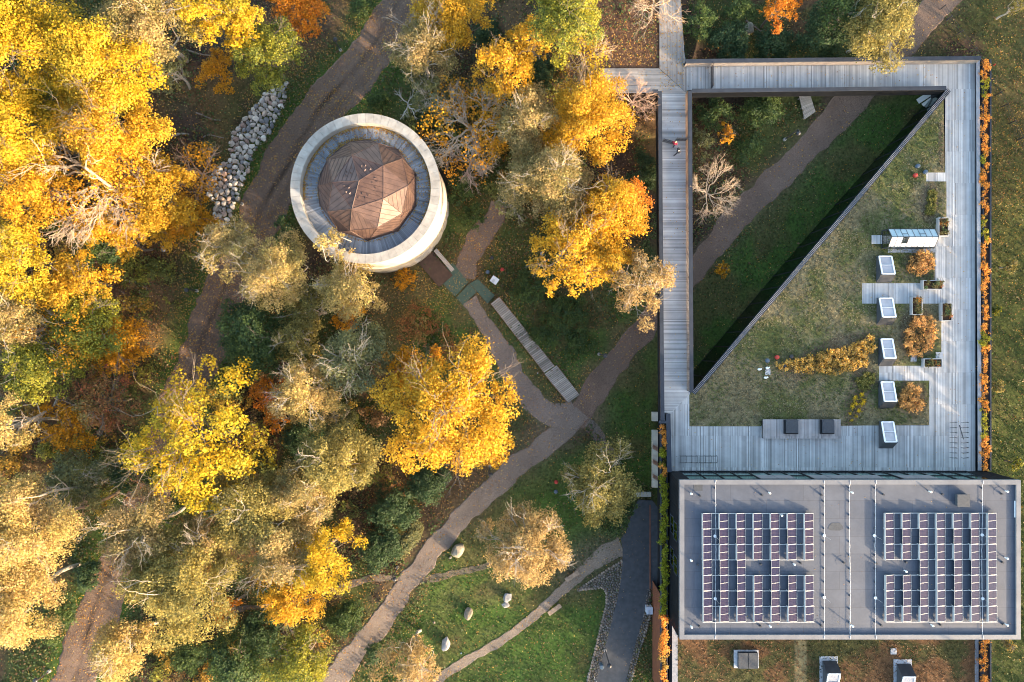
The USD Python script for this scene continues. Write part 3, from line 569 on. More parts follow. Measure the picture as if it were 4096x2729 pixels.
# east bench-like cap, slatted edge and planting trough; west trough
E = thing("planting_trough", "long dark trough along the east edge of the roof deck filled with orange plants", "planter")
for (ya, yb) in ((140, 1080), (1470, 1640)):
    a, b = p2(2241.5, ya), p2(2246 if yb < 1200 else 2247, yb)
    if ya < 1000:
        MB().bar((*a, DZ + 0.42), (*b, DZ + 0.42), 0.40, 0.09).build("seat_cap", mat("grey_cap", (0.21, 0.225, 0.25), (0.27, 0.285, 0.31), 1.0, 0.6), E)
        a2, b2 = np.array(p2(2248.5, ya)), np.array(p2(2251, yb)); LL = b2[1] - a2[1]; n = int(abs(LL) / 0.16); s = MB()
        for i in range(n): s.box(a2[0] - 0.12, a2[0] + 0.16, a2[1] - (i + .5) * 0.16 - .035, a2[1] - (i + .5) * 0.16 + .035, DZ + 0.02, DZ + 0.33)
        s.build("slats", M_cap, E, kind="stuff")
    x0, y0, x1, y1 = rect(2253, ya, 2271.5, yb).bounds
    MB().box(x0, x0 + 0.08, y0, y1, DZ - 0.4, DZ + 0.5).box(x1 - 0.14, x1 + 0.03, y0, y1, DZ - 0.45, DZ + 0.48).build("trough_wall", M_cap, E)
    MB().box(x0 + 0.08, x1 - 0.14, y0, y1, DZ - 0.3, DZ + 0.22, (0.05, 0.035, 0.025)).build("soil", M_ground, E)
Wt = thing("planting_trough", "long dark trough along the west edge of the roof deck and hall", "planter")
x0, y0, x1, y1 = rect(1518.5, 973, 1532.5, 1640).bounds
MB().box(x0, x0 + 0.09, y0, y1, DZ - 0.45, DZ + 0.30).box(x1 - 0.1, x1, y0, y1, DZ - 0.45, DZ + 0.42).build("trough_wall", M_cap, Wt)
MB().box(x0 + 0.09, x1 - 0.1, y0, y1, DZ - 0.3, DZ + 0.15, (0.05, 0.035, 0.025)).build("soil", M_ground, Wt)
MB().bar((*P(1535.5, 951, CZ)[:2], CZ), (*P(1538.5, 1085, CZ)[:2], CZ), 0.52, 0.10).build("cap", M_cap, Wt)
MB().bar((*P(1535.5, 952, CZ)[:2], DZ + .5), (*P(1538, 1084, CZ)[:2], DZ + .5), 0.3, 1.0).build("inner_wall", M_black, Wt)
MB().bar((*P(1514, 970, CZ)[:2], CZ), (*P(1533, 970, CZ)[:2], CZ), 0.3, 0.09).build("end_cap", M_cap, Wt)
# ------------------------------------------------------------------ round tower
TZ = 10.8
tx, ty = P(839.5, 433.5, TZ)[:2]; TR = 8.36
T = thing("round_tower", "round pale concrete tower with copper faceted dome beside the wood chip path", "tower", (tx, ty, 0))
def ring(r_in, r_out, z0, z1, n=128, jit=0.0, seed=1, parent=T, a0=0, a1=2 * np.pi):
    t = np.linspace(a0, a1, n + 1); rows = [(r_out, z0), (r_out, z1), (r_in, z1), (r_in, z0)]
    v = np.array([[(r * math.cos(x), r * math.sin(x), z) for r, z in rows] for x in t])
    if jit: v[:, :2, :2] *= (1 + jit * (meshkit.fbm(np.c_[t * 14, t * 0, t * 0], 3, seed) - 0.5) / r_out)[:, None, None]
    f = []
    for i in range(n):
        for k in range(4): f.append((i * 4 + k, (i + 1) * 4 + k, (i + 1) * 4 + (k + 1) % 4, i * 4 + (k + 1) % 4))
    return v.reshape(-1, 3), f
# outer wall as courses of board marked concrete, slightly uneven
mb = MB(); rows = 26; n = 180; tt = np.linspace(0, 2 * np.pi, n, endpoint=False)
door_a = math.atan2(P(*q22(1560, 800), 0)[1] - ty, P(*q22(1560, 800), 0)[0] - tx)
zz = np.linspace(-1.5, TZ - 0.16, rows)
rr = TR - 0.06 + 0.05 * (meshkit.fbm(np.stack([np.repeat(np.cos(tt)[None] * 6, rows, 0), np.repeat(np.sin(tt)[None] * 6, rows, 0), np.repeat(zz[:, None] * 1.5, n, 1)], -1), 4, 3) - 0.5)
rr = np.where((zz < 1.3)[:, None], rr + 0.05 * np.sign(meshkit.noise(np.stack([np.repeat(np.cos(tt)[None] * 16, rows, 0), np.repeat(np.sin(tt)[None] * 16, rows, 0), np.repeat(zz[:, None] * 2, n, 1)], -1), 8) - 0.5), rr)
V = np.stack([rr * np.cos(tt), rr * np.sin(tt), np.repeat(zz[:, None], n, 1)], -1)
i, j = np.meshgrid(np.arange(rows - 1), np.arange(n), indexing="ij"); k = (j + 1) % n
stain = 0.86 + 0.28 * meshkit.fbm(np.stack([V[..., 0] * 1.4, V[..., 1] * 1.4, V[..., 2] * 0.22], -1), 4, 12)
low = np.where((zz < 1.0)[:, None], 0.62 + 0.5 * meshkit.noise(np.stack([V[..., 0] * 4, V[..., 1] * 4, V[..., 2] * 6], -1), 2), 1.0)
mb.add(V.reshape(-1, 3), np.stack([i * n + j, i * n + k, (i + 1) * n + k, (i + 1) * n + j], -1).reshape(-1, 4), (np.array([1.12, 1.0, 0.86]) * (stain * low)[..., None]).reshape(-1, 3))
mb.build("outer_wall", M_conc, T)
v, f = ring(7.28, 7.48, 9.5, TZ - 0.15); MB().add(v, f, (0.8, 0.78, 0.76)).build("inner_wall", M_conc, T)
nb_ = 56; rngT = np.random.default_rng(8)
for i in range(nb_):
    a0, a1 = 2 * np.pi * i / nb_ + 0.0012, 2 * np.pi * (i + 1) / nb_ - 0.0012
    v, f = ring(7.30, TR, TZ - 0.15, TZ + rngT.uniform(-0.006, 0.006), 4, a0=a0, a1=a1); n_ = len(v)
    f = list(f) + [(0, 1, 2, 3), (n_ - 1, n_ - 2, n_ - 3, n_ - 4)]
    MB().add(v, f, np.array([0.82, 0.79, 0.75]) * rngT.normal(0.98, 0.06)).build("coping_block", M_conc, T)
DTZ = 9.75
v, f = ring(3.0, 7.36, DTZ - 0.3, DTZ - 0.06); MB().add(v, f).build("deck_base", M_black, T)
nbd = 248
for i in range(nbd):
    a = 2 * np.pi * (i + 0.5) / nbd; h = np.pi / nbd
    r0, r1 = 5.0, 7.27
    c = [(r * math.cos(a + s * (h - 0.007 / r)), r * math.sin(a + s * (h - 0.007 / r))) for r, s in ((r0, -1), (r1, -1), (r1, 1), (r0, 1))]
    tone = np.clip(rngT.normal(0.66, 0.13) * (1.45 if rngT.random() < 0.05 else 1), 0.35, 1.2)
    MB().prism(c, DTZ - 0.05, DTZ + rngT.uniform(-0.004, 0.004), np.array([0.92, 0.97, 1.05]) * tone).build("deck_board", M_wood, T)
# copper dome: a twice divided icosahedron cut at its equator
R_D, HD = 5.72, 4.9
ph = [math.radians(a) for a in (-36, 36, 108, 180, 252)]
def sph(lat, az): return np.array([math.cos(lat) * math.cos(az), math.cos(lat) * math.sin(az), math.sin(lat)])
l1, l2 = math.radians(58.28), math.radians(26.57)
A = np.array([0, 0, 1.0]); Pm = [sph(l1, a) for a in ph]; I2 = [sph(l2, a) for a in ph]
Q = []
for i in range(5):
    m_ = I2[i] + I2[(i + 1) % 5]; Q.append(m_ / np.linalg.norm(m_))
EQ = [sph(0, ph[0] + math.radians(18) + math.radians(36) * k) for k in range(10)]        # k even: right of an I2, odd: left of the next
tris = []
for i in range(5):
    j = (i + 1) % 5
    tris += [(A, Pm[i], Pm[j]), (Pm[i], I2[i], Q[i]), (Pm[j], Pm[i], Q[i]), (Pm[j], Q[i], I2[j])]
    e0, e1, e2 = EQ[2 * i], EQ[(2 * i + 1) % 10], EQ[(2 * i + 2) % 10]
    em = EQ[(2 * i - 1) % 10]
    tris += [(I2[i], em, e0), (I2[i], e0, Q[i]), (Q[i], e0, e1), (Q[i], e1, I2[j])]
sc = np.array([R_D, R_D, HD]); dome_t = thing("dome", parent=T); off = np.array([0.12, 0.02, DTZ - 0.04])
UsdGeom.Xformable(stage.GetPrimAtPath(dome_t)).AddTranslateOp().Set(Gf.Vec3d(*off))
seamM = mat("copper_seam", (0.036, 0.022, 0.018), (0.05, 0.03, 0.024), 1.5, 0.5, metallic=0.6)
ridge = MB(); done = set()
for t_i, tri in enumerate(tris):
    a, b, c = [p * sc for p in tri]
    n_ = np.cross(b - a, c - a); n_ /= np.linalg.norm(n_)
    if n_ @ (a + b + c) < 0: b, c = c, b; n_ = -n_
    cen = (a + b + c) / 3; sh = lambda p: cen + (p - cen) * 0.985
    tone = rngT.normal(1.0, 0.03)
    MB().add([sh(a), sh(b), sh(c), sh(a) - n_ * 0.08, sh(b) - n_ * 0.08, sh(c) - n_ * 0.08], [(0, 1, 2), (0, 3, 4), (0, 4, 1), (1, 4, 5), (1, 5, 2), (2, 5, 3), (2, 3, 0)], np.array([1, 1, 1]) * tone).build("copper_facet", M_copper, dome_t)
    sm_ = MB(); m_ = 5 if t_i % 8 < 4 else 6
    apex, p, q_ = [(a, b, c), (b, c, a), (c, a, b)][t_i % 3]
    d_ = (p - apex) * 0.62 + (q_ - apex) * 0.38; d_ -= n_ * (n_ @ d_); d_ /= np.linalg.norm(d_); s_ = np.cross(n_, d_)
    us = [(x - apex) @ s_ for x in (a, b, c)]
    for g in np.linspace(min(us), max(us), m_ + 2)[1:-1]:
        pts = []
        for x, y in ((a, b), (b, c), (c, a)):
            ux, uy = (x - apex) @ s_, (y - apex) @ s_
            if (ux - g) * (uy - g) < 0: pts.append(x + (y - x) * (g - ux) / (uy - ux))
        if len(pts) == 2 and np.linalg.norm(pts[0] - pts[1]) > 0.3:
            x, y = [cen + (w - cen) * 0.97 + n_ * 0.012 for w in pts]; sm_.bar(x, y, 0.028, 0.016)
    sm_.build("standing_seams", seamM, dome_t, kind="stuff")
    for x, y in ((a, b), (b, c), (c, a)):
        key = tuple(sorted((tuple(np.round(x, 3)), tuple(np.round(y, 3)))))
        if key not in done: done.add(key); ridge.tube([x * 1.003, y * 1.003], 0.035, 5)
    if t_i in (0, 8, 16, 24, 32):
        for u, w in ((0.30, 0.22), (0.22, 0.42), (0.50, 0.14), (0.36, 0.36)):
            o_ = a + (b - a) * u + (c - a) * w if np.allclose(a, A * sc) else (b + (c - b) * u + (a - b) * w if np.allclose(b, A * sc) else c + (a - c) * u + (b - c) * w)
            dn = o_ - A * sc; dn -= n_ * (n_ @ dn); dn /= np.linalg.norm(dn); sd = np.cross(n_, dn); o_ = o_ + n_ * 0.01
            MB().add([o_ - dn * .14, o_ + dn * .12 + sd * .10, o_ + dn * .12 - sd * .10, o_ + dn * .12 + n_ * .11], [(0, 1, 3), (0, 3, 2), (1, 2, 3), (0, 2, 1)]).build("dome_vent", M_copper, dome_t)
ridge.build("ridge_caps", M_copper, dome_t, kind="stuff")
# entrance: lintel, sunk mat, bench-like kerb
ca, sa = math.cos(door_a), math.sin(door_a)
def tl(r, s, z): return (r * ca - s * sa, r * sa + s * ca, z)
MB().bar(tl(TR + 0.04, -1.25, 2.5), tl(TR + 0.04, 1.25, 2.5), 0.5, 0.35, (0.7, 0.68, 0.66)).build("door_lintel", M_conc, T)
MB().bar(tl(TR - 0.03, -0.95, 1.16), tl(TR - 0.03, 0.95, 1.16), 0.14, 2.3).build("door", M_woodbrown, T)
MB().bar(tl(TR + 0.1, 0, 0.10), tl(TR + 4.0, 0, 0.10), 2.3, 0.14, (0.22, 0.14, 0.11)).build("entrance_mat", M_woodbrown, T)
k = MB()
for o_ in (-0.20, -0.07, 0.06, 0.19): k.bar(tl(TR + 0.15, 1.55 + o_, 0.5), tl(TR + 3.6, 1.55 + o_, 0.5), 0.10, 0.07, (0.95, 0.85, 0.78))
b_ = thing("bench", "long narrow slatted bench along the entrance of the round tower", "bench", (tx, ty, 0))
k.build("seat_slats", M_wood, b_, kind="stuff")
for r_ in (0.5, 1.9, 3.2): MB().bar(tl(TR + r_, 1.36, 0.22), tl(TR + r_, 1.74, 0.22), 0.10, 0.44).build("leg", M_dark, b_)

# ------------------------------------------------------------------ boardwalk, benches, stones
def planked(name, label, cat, corners_a, corners_b, nplank, up=0.42, tone=1.0, seed=3, rails=True, gap=0.07, cast=(1.08, 0.97, 0.84)):
    """A run of cross planks between two end edges (each a left and a right ground point)."""
    r = np.random.default_rng(seed); t = thing(name, label, cat)
    la, ra = [np.array(G(*c, up)) for c in corners_a]; lb, rb = [np.array(G(*c, up)) for c in corners_b]
    for i in range(nplank):
        f0, f1 = (i + gap) / nplank, (i + 1 - gap * 2) / nplank
        q = [la + (lb - la) * f0, ra + (rb - ra) * f0, ra + (rb - ra) * f1, la + (lb - la) * f1]
        z = np.mean([x[2] for x in q]) + r.uniform(-0.008, 0.008)
        e_ = (q[1] - q[0]) * r.uniform(-0.01, 0.012)
        MB().prism([q[0] - e_, q[1] + e_, q[2] + e_, q[3] - e_], z - 0.06, z, np.array(cast) * np.clip(r.normal(tone, 0.13), 0.35, 1.5)).build("plank", M_wood, t)
    if rails:
        for x, y in ((la, lb), (ra, rb)):
            MB().bar(x - (0, 0, 0.12), y - (0, 0, 0.12), 0.09, 0.22, (0.75, 0.5, 0.36)).build("edge_beam", M_woodbrown, t)
    for x, y in ((la, lb), (ra, rb)):
        for f in (0.08, 0.5, 0.92):
            p = x + (y - x) * f; MB().box(p[0] - .06, p[0] + .06, p[1] - .06, p[1] + .06, p[2] - 0.9, p[2] - 0.1).build("post", M_woodbrown, t)
    return t
planked("boardwalk", "long narrow boardwalk of brown planks leading from the green mat", "boardwalk", ((1128, 698), (1147, 683)), ((1251, 857), (1274, 842)), 44, tone=0.62)
planked("boardwalk_ramp", "wider pale plank ramp ending at the gravel junction", "ramp", ((1251, 860), (1279, 840)), ((1305.5, 926.5), (1331.5, 908)), 22, up=0.36, tone=0.80, rails=True)
planked("court_ramp", "small plank ramp coming out from under the north walkway onto the court path", "ramp", ((1836, 222), (1862, 218)), ((1849, 275), (1874, 257)), 18, up=0.40, tone=0.85, rails=False)
def bench(label, p, ang):
    b = thing("bench", label, "bench", G(*p), ang, group="plain timber benches beside the gravel trail")
    for k in range(4): MB().box(-0.95, 0.95, -0.27 + k * 0.138, -0.27 + k * 0.138 + 0.124, 0.38, 0.45, (1.0, 0.88, 0.78)).build("slat", M_woodbrown, b)
    for x in (-0.7, 0.7): MB().box(x - 0.09, x + 0.09, -0.24, 0.24, -0.1, 0.38).build("leg", M_woodbrown, b)
bench("timber bench on the soil path edge under the tan birch", q43(550, 588), math.radians(33))
bench("timber bench on the lawn edge beside the narrow gravel trail", q43(390, 893), math.radians(36))

ico1, ico2 = trimesh.creation.icosphere(1), trimesh.creation.icosphere(2)
def stone_mesh(r, rng, size, flat=0.6, sub=ico1, rough=0.35, facets=7):
    """A stone: a sphere cut by random planes and roughened."""
    v = np.array(sub.vertices)
    for _ in range(facets):
        n = rng.normal(size=3); n /= np.linalg.norm(n); d = rng.uniform(0.55, 0.88); h = v @ n
        v = v - np.clip(h - d, 0, None)[:, None] * n * 0.85
    v = v * (1 + rough * (meshkit.noise(v * 1.7 + rng.uniform(0, 50), 3) - 0.5))[:, None]
    s = np.array([1, rng.uniform(0.65, 0.95), flat]) * size; a = rng.uniform(0, 6.28); c, d = math.cos(a), math.sin(a)
    v = v * s; v = np.c_[v[:, 0] * c - v[:, 1] * d, v[:, 0] * d + v[:, 1] * c, v[:, 2]]
    return v, sub.faces
def pack(poly, rmin, rmax, n, seed, tries=60000, k=0.92):
    r = np.random.default_rng(seed); x0, y0, x1, y1 = poly.bounds; pts = []; arr = np.zeros((n, 3)); m = 0
    radii = np.sort(r.uniform(0, 1, n) ** 1.8 * (rmax - rmin) + rmin)[::-1]
    for rad in radii:
        for _ in range(80):
            x, y = r.uniform(x0, x1), r.uniform(y0, y1)
            if not poly.contains(shapely.Point(x, y)): continue
            if m and np.any(np.hypot(arr[:m, 0] - x, arr[:m, 1] - y) < (arr[:m, 2] + rad) * k): continue
            arr[m] = (x, y, rad); m += 1; break
    return arr[:m]
q8 = lambda x, y: ((800 + x * 0.669) / 1.7407, (320 + y * 0.669) / 1.7407)
rip = Polygon([G(*q8(*p))[:2] for p in [(462, 35), (518, 22), (505, 110), (470, 215), (425, 290), (400, 335), (340, 400), (305, 470), (295, 560), (250, 600), (235, 690), (195, 790), (172, 865), (110, 880), (85, 830), (90, 740), (55, 690), (50, 590), (120, 515), (178, 480), (190, 400), (195, 310), (262, 240), (320, 170), (385, 90), (430, 50)]])
S = thing("stone_bank", "bank of loose pale and grey field stones beside the wood chip path", "stones", kind=None)
rngS = np.random.default_rng(21); pk = pack(rip, 0.10, 0.44, 700, 4, k=0.80)
stuff = MB(); palette = np.array([(0.43, 0.38, 0.33), (0.32, 0.30, 0.28), (0.22, 0.22, 0.23), (0.52, 0.48, 0.43), (0.26, 0.18, 0.15), (0.36, 0.28, 0.23), (0.15, 0.15, 0.16)])
for i, (x, y, r_) in enumerate(pk):
    v, f = stone_mesh(None, rngS, r_ * 1.10, rngS.uniform(0.5, 0.8), ico1, 0.55, 11); col = palette[rngS.choice(7, p=[.26, .2, .10, .24, .06, .10, .04])] * rngS.uniform(0.9, 1.3)
    v = v + (x, y, float(Z(x, y)) + r_ * 0.25)
    if i < 290: MB().add(v, f, col).build("stone", M_stone, S)
    else: stuff.add(v, f, col)
fill = pack(rip.buffer(0.3), 0.05, 0.11, 700, 9, k=0.8)
for x, y, r_ in fill: v, f = stone_mesh(None, rngS, r_, 0.7, trimesh.creation.icosahedron(), 0.2, 3); stuff.add(v + (x, y, float(Z(x, y)) + 0.02), f, palette[rngS.integers(7)] * 0.7)
stuff.build("small_stones", M_stone, S, kind="stuff")
def boulder(label, p, size, flat, col, seed, facets=9):
    r = np.random.default_rng(seed); x, y, z = G(*p); v, f = stone_mesh(None, r, size * 1.1, flat, ico2, 0.34, facets + 7)
    b = MB().add(v + (x, y, z + size * flat * 0.45), f, np.array(col) * 0.72).build("boulder", M_stone, smooth=False); tag(stage.GetPrimAtPath(b), label, "boulder", "boulders on the grass")
boulder("large blocky beige boulder on the grass right of the gravel path", q42(1860, 350), 0.95, 0.75, (0.40, 0.35, 0.26), 3)
boulder("small round stone touching the beige boulder", q42(1791, 422), 0.2, 0.8, (0.42, 0.36, 0.30), 5)
boulder("brown weathered boulder, middle one of the three on the grass", q42(1960, 930), 0.85, 0.6, (0.27, 0.22, 0.16), 8)
boulder("pale grey many sided boulder nearest the bottom edge", q42(1746, 1205), 0.92, 0.7, (0.42, 0.41, 0.42), 12, 12)
boulder("grey boulder half under the tan birch crown", q42(2310, 785), 0.62, 0.7, (0.34, 0.35, 0.37), 14)
boulder("flat pale stone slab below the grey boulder at the birch", q42(2300, 862), 0.55, 0.25, (0.42, 0.40, 0.38), 15)
boulder("little brown stone between the two bottom boulders", q42(1640, 1022), 0.18, 0.7, (0.30, 0.23, 0.18), 16)
boulder("round beige boulder among brushwood at the top of the hill", q13(2172, 275), 0.75, 0.7, (0.34, 0.31, 0.24), 18)
boulder("pale boulder in the grass below the large golden tree", q23(277, 768), 0.33, 0.6, (0.42, 0.38, 0.35), 19)
boulder("pale stone on leaf litter in the left wood", q21(1500, 725), 0.36, 0.5, (0.40, 0.40, 0.41), 22)
boulder("tan stone on leaf litter beneath the orange tree", q21(930, 962), 0.3, 0.6, (0.34, 0.27, 0.20), 23)

# cobbled verges of the asphalt road
def cobbles(label, outline, border, seed, n):
    poly = Polygon([G(*p)[:2] for p in outline]).buffer(0); r = np.random.default_rng(seed)
    c = thing("cobbled_verge", label, "cobbles"); st = MB(); cols = np.array([(0.20, 0.17, 0.14), (0.15, 0.14, 0.13), (0.26, 0.21, 0.17), (0.12, 0.11, 0.11), (0.22, 0.20, 0.19)])
    v, f = trimesh.creation.triangulate_polygon(poly, engine="earcut"); v3, f3 = trimesh.remesh.subdivide_to_size(np.c_[v, np.zeros(len(v))], f, 0.9); v3[:, 2] = Z(v3[:, 0], v3[:, 1]) + 0.04
    MB().add(v3, f3, (0.060, 0.052, 0.040)).build("bedding", M_ground, c)
    line = LineString([G(*p)[:2] for p in border]); s = 0.0; nb = 0
    while s < line.length and nb < 200:
        rad = r.uniform(0.15, 0.22); p = line.interpolate(s); s += rad * 2.0
        v, f = stone_mesh(None, r, rad, 0.6, ico1, 0.25, 4); MB().add(v + (p.x, p.y, float(Z(p.x, p.y)) + 0.08), f, np.array([0.23, 0.19, 0.155]) * r.uniform(0.7, 1.25)).build("border_stone", M_stone, c); nb += 1
    for x, y, rad in pack(poly, 0.10, 0.17, n, seed, k=0.86):
        v, f = stone_mesh(None, r, rad, 0.55, ico1, 0.25, 3); st.add(v + (x, y, float(Z(x, y)) + 0.045), f, cols[r.integers(5)] * r.uniform(0.55, 0.95))
    st.build("cobbles", M_stone, c, kind="stuff")
cobbles("cobbled verge along the left edge of the asphalt road", [q43(*p) for p in [(1012, 455), (860, 548), (600, 722), (622, 735), (700, 712), (832, 702), (868, 742), (868, 850), (810, 1080), (760, 1290), (685, 1600), (760, 1600), (870, 1200), (930, 950), (1000, 650)]], [q43(*p) for p in [(1008, 455), (860, 545), (605, 720), (700, 712), (832, 702), (868, 745), (868, 850), (812, 1080), (760, 1290), (690, 1568)]], 31, 1150)
cobbles("cobbled verge between the asphalt road and the rust red building wall", [q43(*p) for p in [(1243, 712), (1276, 712), (1272, 920), (1230, 1100), (1140, 1380), (1092, 1600), (1045, 1600), (1112, 1300), (1182, 1060), (1222, 900)]], [q43(*p) for p in [(1276, 920), (1232, 1100), (1140, 1380), (1095, 1568)]], 33, 480)
# rust red slatted wall at ground level, kerb slab, sloping concrete sills with racks
RW = thing("slatted_screen", "rust red slatted screen wall along the west foot of the building", "screen")
a_, b_ = P(*q43(1283, 712), 0), P(*q43(1283, 1600), 0); n_ = 46
wy0, wy1 = P(0, q43(0, 712)[1], 3)[1], P(0, q43(0, 1640)[1], 3)[1]
wx = X_W + 0.02
for i in range(n_):
    y = wy0 + (wy1 - wy0) * (i + 0.5) / n_
    MB().box(wx + 0.28, wx + 0.36, y - 0.10, y + 0.10, 0.0, DZ - 0.55).build("slat", M_rust, RW)
MB().box(X_W + 0.36, X_W + 0.44, wy1, wy0, 0, DZ - 0.5).build("backing", M_black, RW)
SL = thing("concrete_sill", "pale sloping concrete sill with three rust red racks at the west foot of the building", "sill")
sy = [q33(0, y)[1] for y in (655, 1350)]
x0 = P(1498.5, 0, 0.5)[0]; x1 = P(1511.5, 0, 0.5)[0]
ya, yb = P(0, sy[0], 0.5)[1], P(0, sy[1], 0.5)[1]
for yA, yB in ((ya, ya + (yb - ya) * 0.12), (ya + (yb - ya) * 0.24, yb)):
    MB().add([(x0, yB, -0.5), (x1, yB, -0.5), (x1, yA, -0.5), (x0, yA, -0.5), (x0, yB, 0.42), (x1, yB, 0.60), (x1, yA, 0.60), (x0, yA, 0.42)], [(0, 3, 2, 1), (4, 5, 6, 7), (0, 1, 5, 4), (1, 2, 6, 5), (2, 3, 7, 6), (3, 0, 4, 7)], (0.92, 0.92, 0.86)).build("slab", M_conc, SL)
for zy in (975, 1110, 1245):
    y = P(0, q33(0, zy)[1], 0.7)[1]; rk = thing("rack", parent=SL)
    for k in range(5): MB().bar((x0 + 0.05, y + 0.25 - k * 0.11, 0.50), (x1 - 0.02, y - 0.12 - k * 0.11, 0.72), 0.05, 0.06).build("slat", M_rust, rk)
dx0, dy0 = q33(1130, 1395); dx1, dy1 = q33(1280, 1436)
a_, b_ = P(dx0, dy0, 0.5), P(dx1, dy1, 0.5)
s_ = MB().box(a_[0], b_[0], b_[1], a_[1], -0.3, 0.45, (0.85, 0.86, 0.82)).build("kerb_slab", M_conc); tag(stage.GetPrimAtPath(s_), "short pale concrete slab across the top end of the asphalt road", "slab")
a_ = P(*q43(1268, -60), 0.1); b_ = P(*q43(1270, 712), 0.1)
s_ = MB().bar((a_[0], a_[1], 0.10), (b_[0], b_[1], 0.10), 0.14, 0.10).build("drain_channel", M_rust); tag(stage.GetPrimAtPath(s_), "thin rust coloured drain channel along the asphalt beside the building", "drain")

# ------------------------------------------------------------------ lamps, cabinets, seats and other small things
def lamp(label, base, head):
    """A park lamp: concrete foot, dark post, short arm and globe; stands where its foot is seen."""
    x, y, z = G(*base); d = np.array([head[0] - base[0], base[1] - head[1]], float)
    h = float(np.clip(np.hypot(*d) / max(np.hypot(base[0] - 1176.5, base[1] - 784), 60) * (CAMZ - z), 3.4, 5.2))
    hx, hy, hz = P(*head, z + h)
    t = thing("street_lamp", label, "lamp", (x, y, z), group="dark globe lamps along the paths")
    MB().cyl(0, 0, -0.2, 0.32, 0.2, 0.19, 14, (0.75, 0.73, 0.7)).build("foot", M_conc, t)
    MB().tube([(0, 0, 0.3), (0, 0, h + 0.15)], [0.075, 0.055], 8).build("post", M_dark, t)
    a = np.array([hx - x, hy - y]); n = np.linalg.norm(a); a = a / n * min(n, 0.75) if n > 1e-3 else np.array([0.5, 0.0])
    MB().tube([(0, 0, h + 0.1), (a[0] * .5, a[1] * .5, h + 0.22), (a[0], a[1], h + 0.12)], 0.04, 6).build("arm", M_dark, t)
    g = trimesh.creation.icosphere(2, 0.27); g.apply_translation((a[0], a[1], h - 0.12)); MB().mesh(g).build("globe", M_dark, t)
    MB().cyl(a[0], a[1], h + 0.08, h + 0.16, 0.22, 0.10, 12).build("cap", M_dark, t)
lamp("dark globe lamp between the upper path and the leaf litter, near the top edge", q12(780, 466), q12(727, 362))
lamp("dark globe lamp standing at the stones of the stone bank", q21(2230, 312), q21(2142, 268))
lamp("dark globe lamp left of the wood chip path, level with the turf mat", q21(1815, 1108), q21(1712, 1100))
lamp("dark globe lamp at the bottom left corner beside the wood chip path", q41(458, 1467), q41(320, 1560))
lamp("dark globe lamp beneath the large golden maple by the gravel junction", q32(2152, 1150), q32(2157, 1232))
lamp("dark globe lamp left of the gravel path beside green bushes", q42(1302, 513), q42(1273, 628))
lamp("dark globe lamp above the ramp where the chip path meets the junction", q33(798, 122), q33(860, 138))
lamp("dark globe lamp in the triangular court beside its path", q14(150, 1287), q14(283, 1224))
lamp("dark globe lamp over the asphalt road", q43(855, 1273), q43(895, 1425))
def cabinet(label, c, w, d, h, ang, col, zdeck=None):
    x, y, z = G(*c) if zdeck is None else P(*c, zdeck)
    t = thing("cabinet", label, "cabinet", (x, y, z), ang)
    MB().box(-w / 2, w / 2, -d / 2, d / 2, 0, h * 0.9, col).build("body", M_any, t)
    MB().box(-w / 2 - .04, w / 2 + .04, -d / 2 - .04, d / 2 + .04, h * 0.9 + .003, h, np.array(col) * 1.1).build("lid", M_any, t)
    MB().box(-w * .25, w * .1, -d / 2 - .03, d * 0.1, h, h + .03, np.array(col) * 0.8).build("hatch", M_any, t)
cabinet("grey white technical cabinet beside the green turf mat", q22(2195, 1015), 0.85, 0.75, 0.9, math.radians(-35), (0.50, 0.53, 0.58))
cabinet("pale blue grey cabinet between the asphalt road and the slatted screen", q43(1250, 885), 0.72, 0.8, 1.1, 0, (0.45, 0.50, 0.58))
def seat_ball(label, c, col, z=None, r=0.27):
    x, y, zz = G(*c) if z is None else P(*c, z)
    t = thing("round_stool", label, "stool", (x, y, zz), 0.3)
    m = MB().tube([(0, 0, 0.0), (0, 0, 0.06), (0, 0, 0.24), (0, 0, 0.40), (0, 0, 0.48), (0, 0, 0.50)], [r * 0.7, r * 0.85, r, r * 0.9, r * 0.55, 0.02], 8, col); m.build("seat", M_any, t)
    MB().cyl(0, 0, -0.04, 0.003, r * 0.75, sides=8).build("foot", M_dark, t)
RED, BLK, BLU = (0.36, 0.03, 0.02), (0.018, 0.018, 0.022), (0.06, 0.09, 0.13)
for lab, c, col, z in (("black round stool on the grass right of the gravel path at the turf mat", q22(2168, 805), BLK, None), ("grey blue round stool beside the grey white cabinet", q22(2130, 937), BLU, None), ("red round stool right of the grey white cabinet", q22(2265, 915), RED, None),
                       ("red round stool left of the olive tree at the lower lawn", q33(405, 1295), RED, None), ("blue black round stool below the red one at the lower lawn", q33(402, 1383), BLU, None),
                       ("red round stool on the planted roof near the north east deck", q24(1344, 50), RED, DZ), ("dark blue round stool on the planted roof, uppermost of three", q14(1366, 1533), BLU, DZ), ("dark blue round stool touching the small timber step on the planted roof", q24(1437, 20), BLU, DZ),
                       ("red round stool at the left tip of the orange grass bed", q34(75, 150), RED, DZ), ("black round stool above the left tip of the orange grass bed", q34(208, 145), BLK, DZ), ("black round stool among the tip of the orange grass bed", q34(142, 230), BLK, DZ), ("blue grey round stool leftmost at the orange grass bed", q33(2342, 182), BLU, DZ)):
    seat_ball(lab, c, col, z)
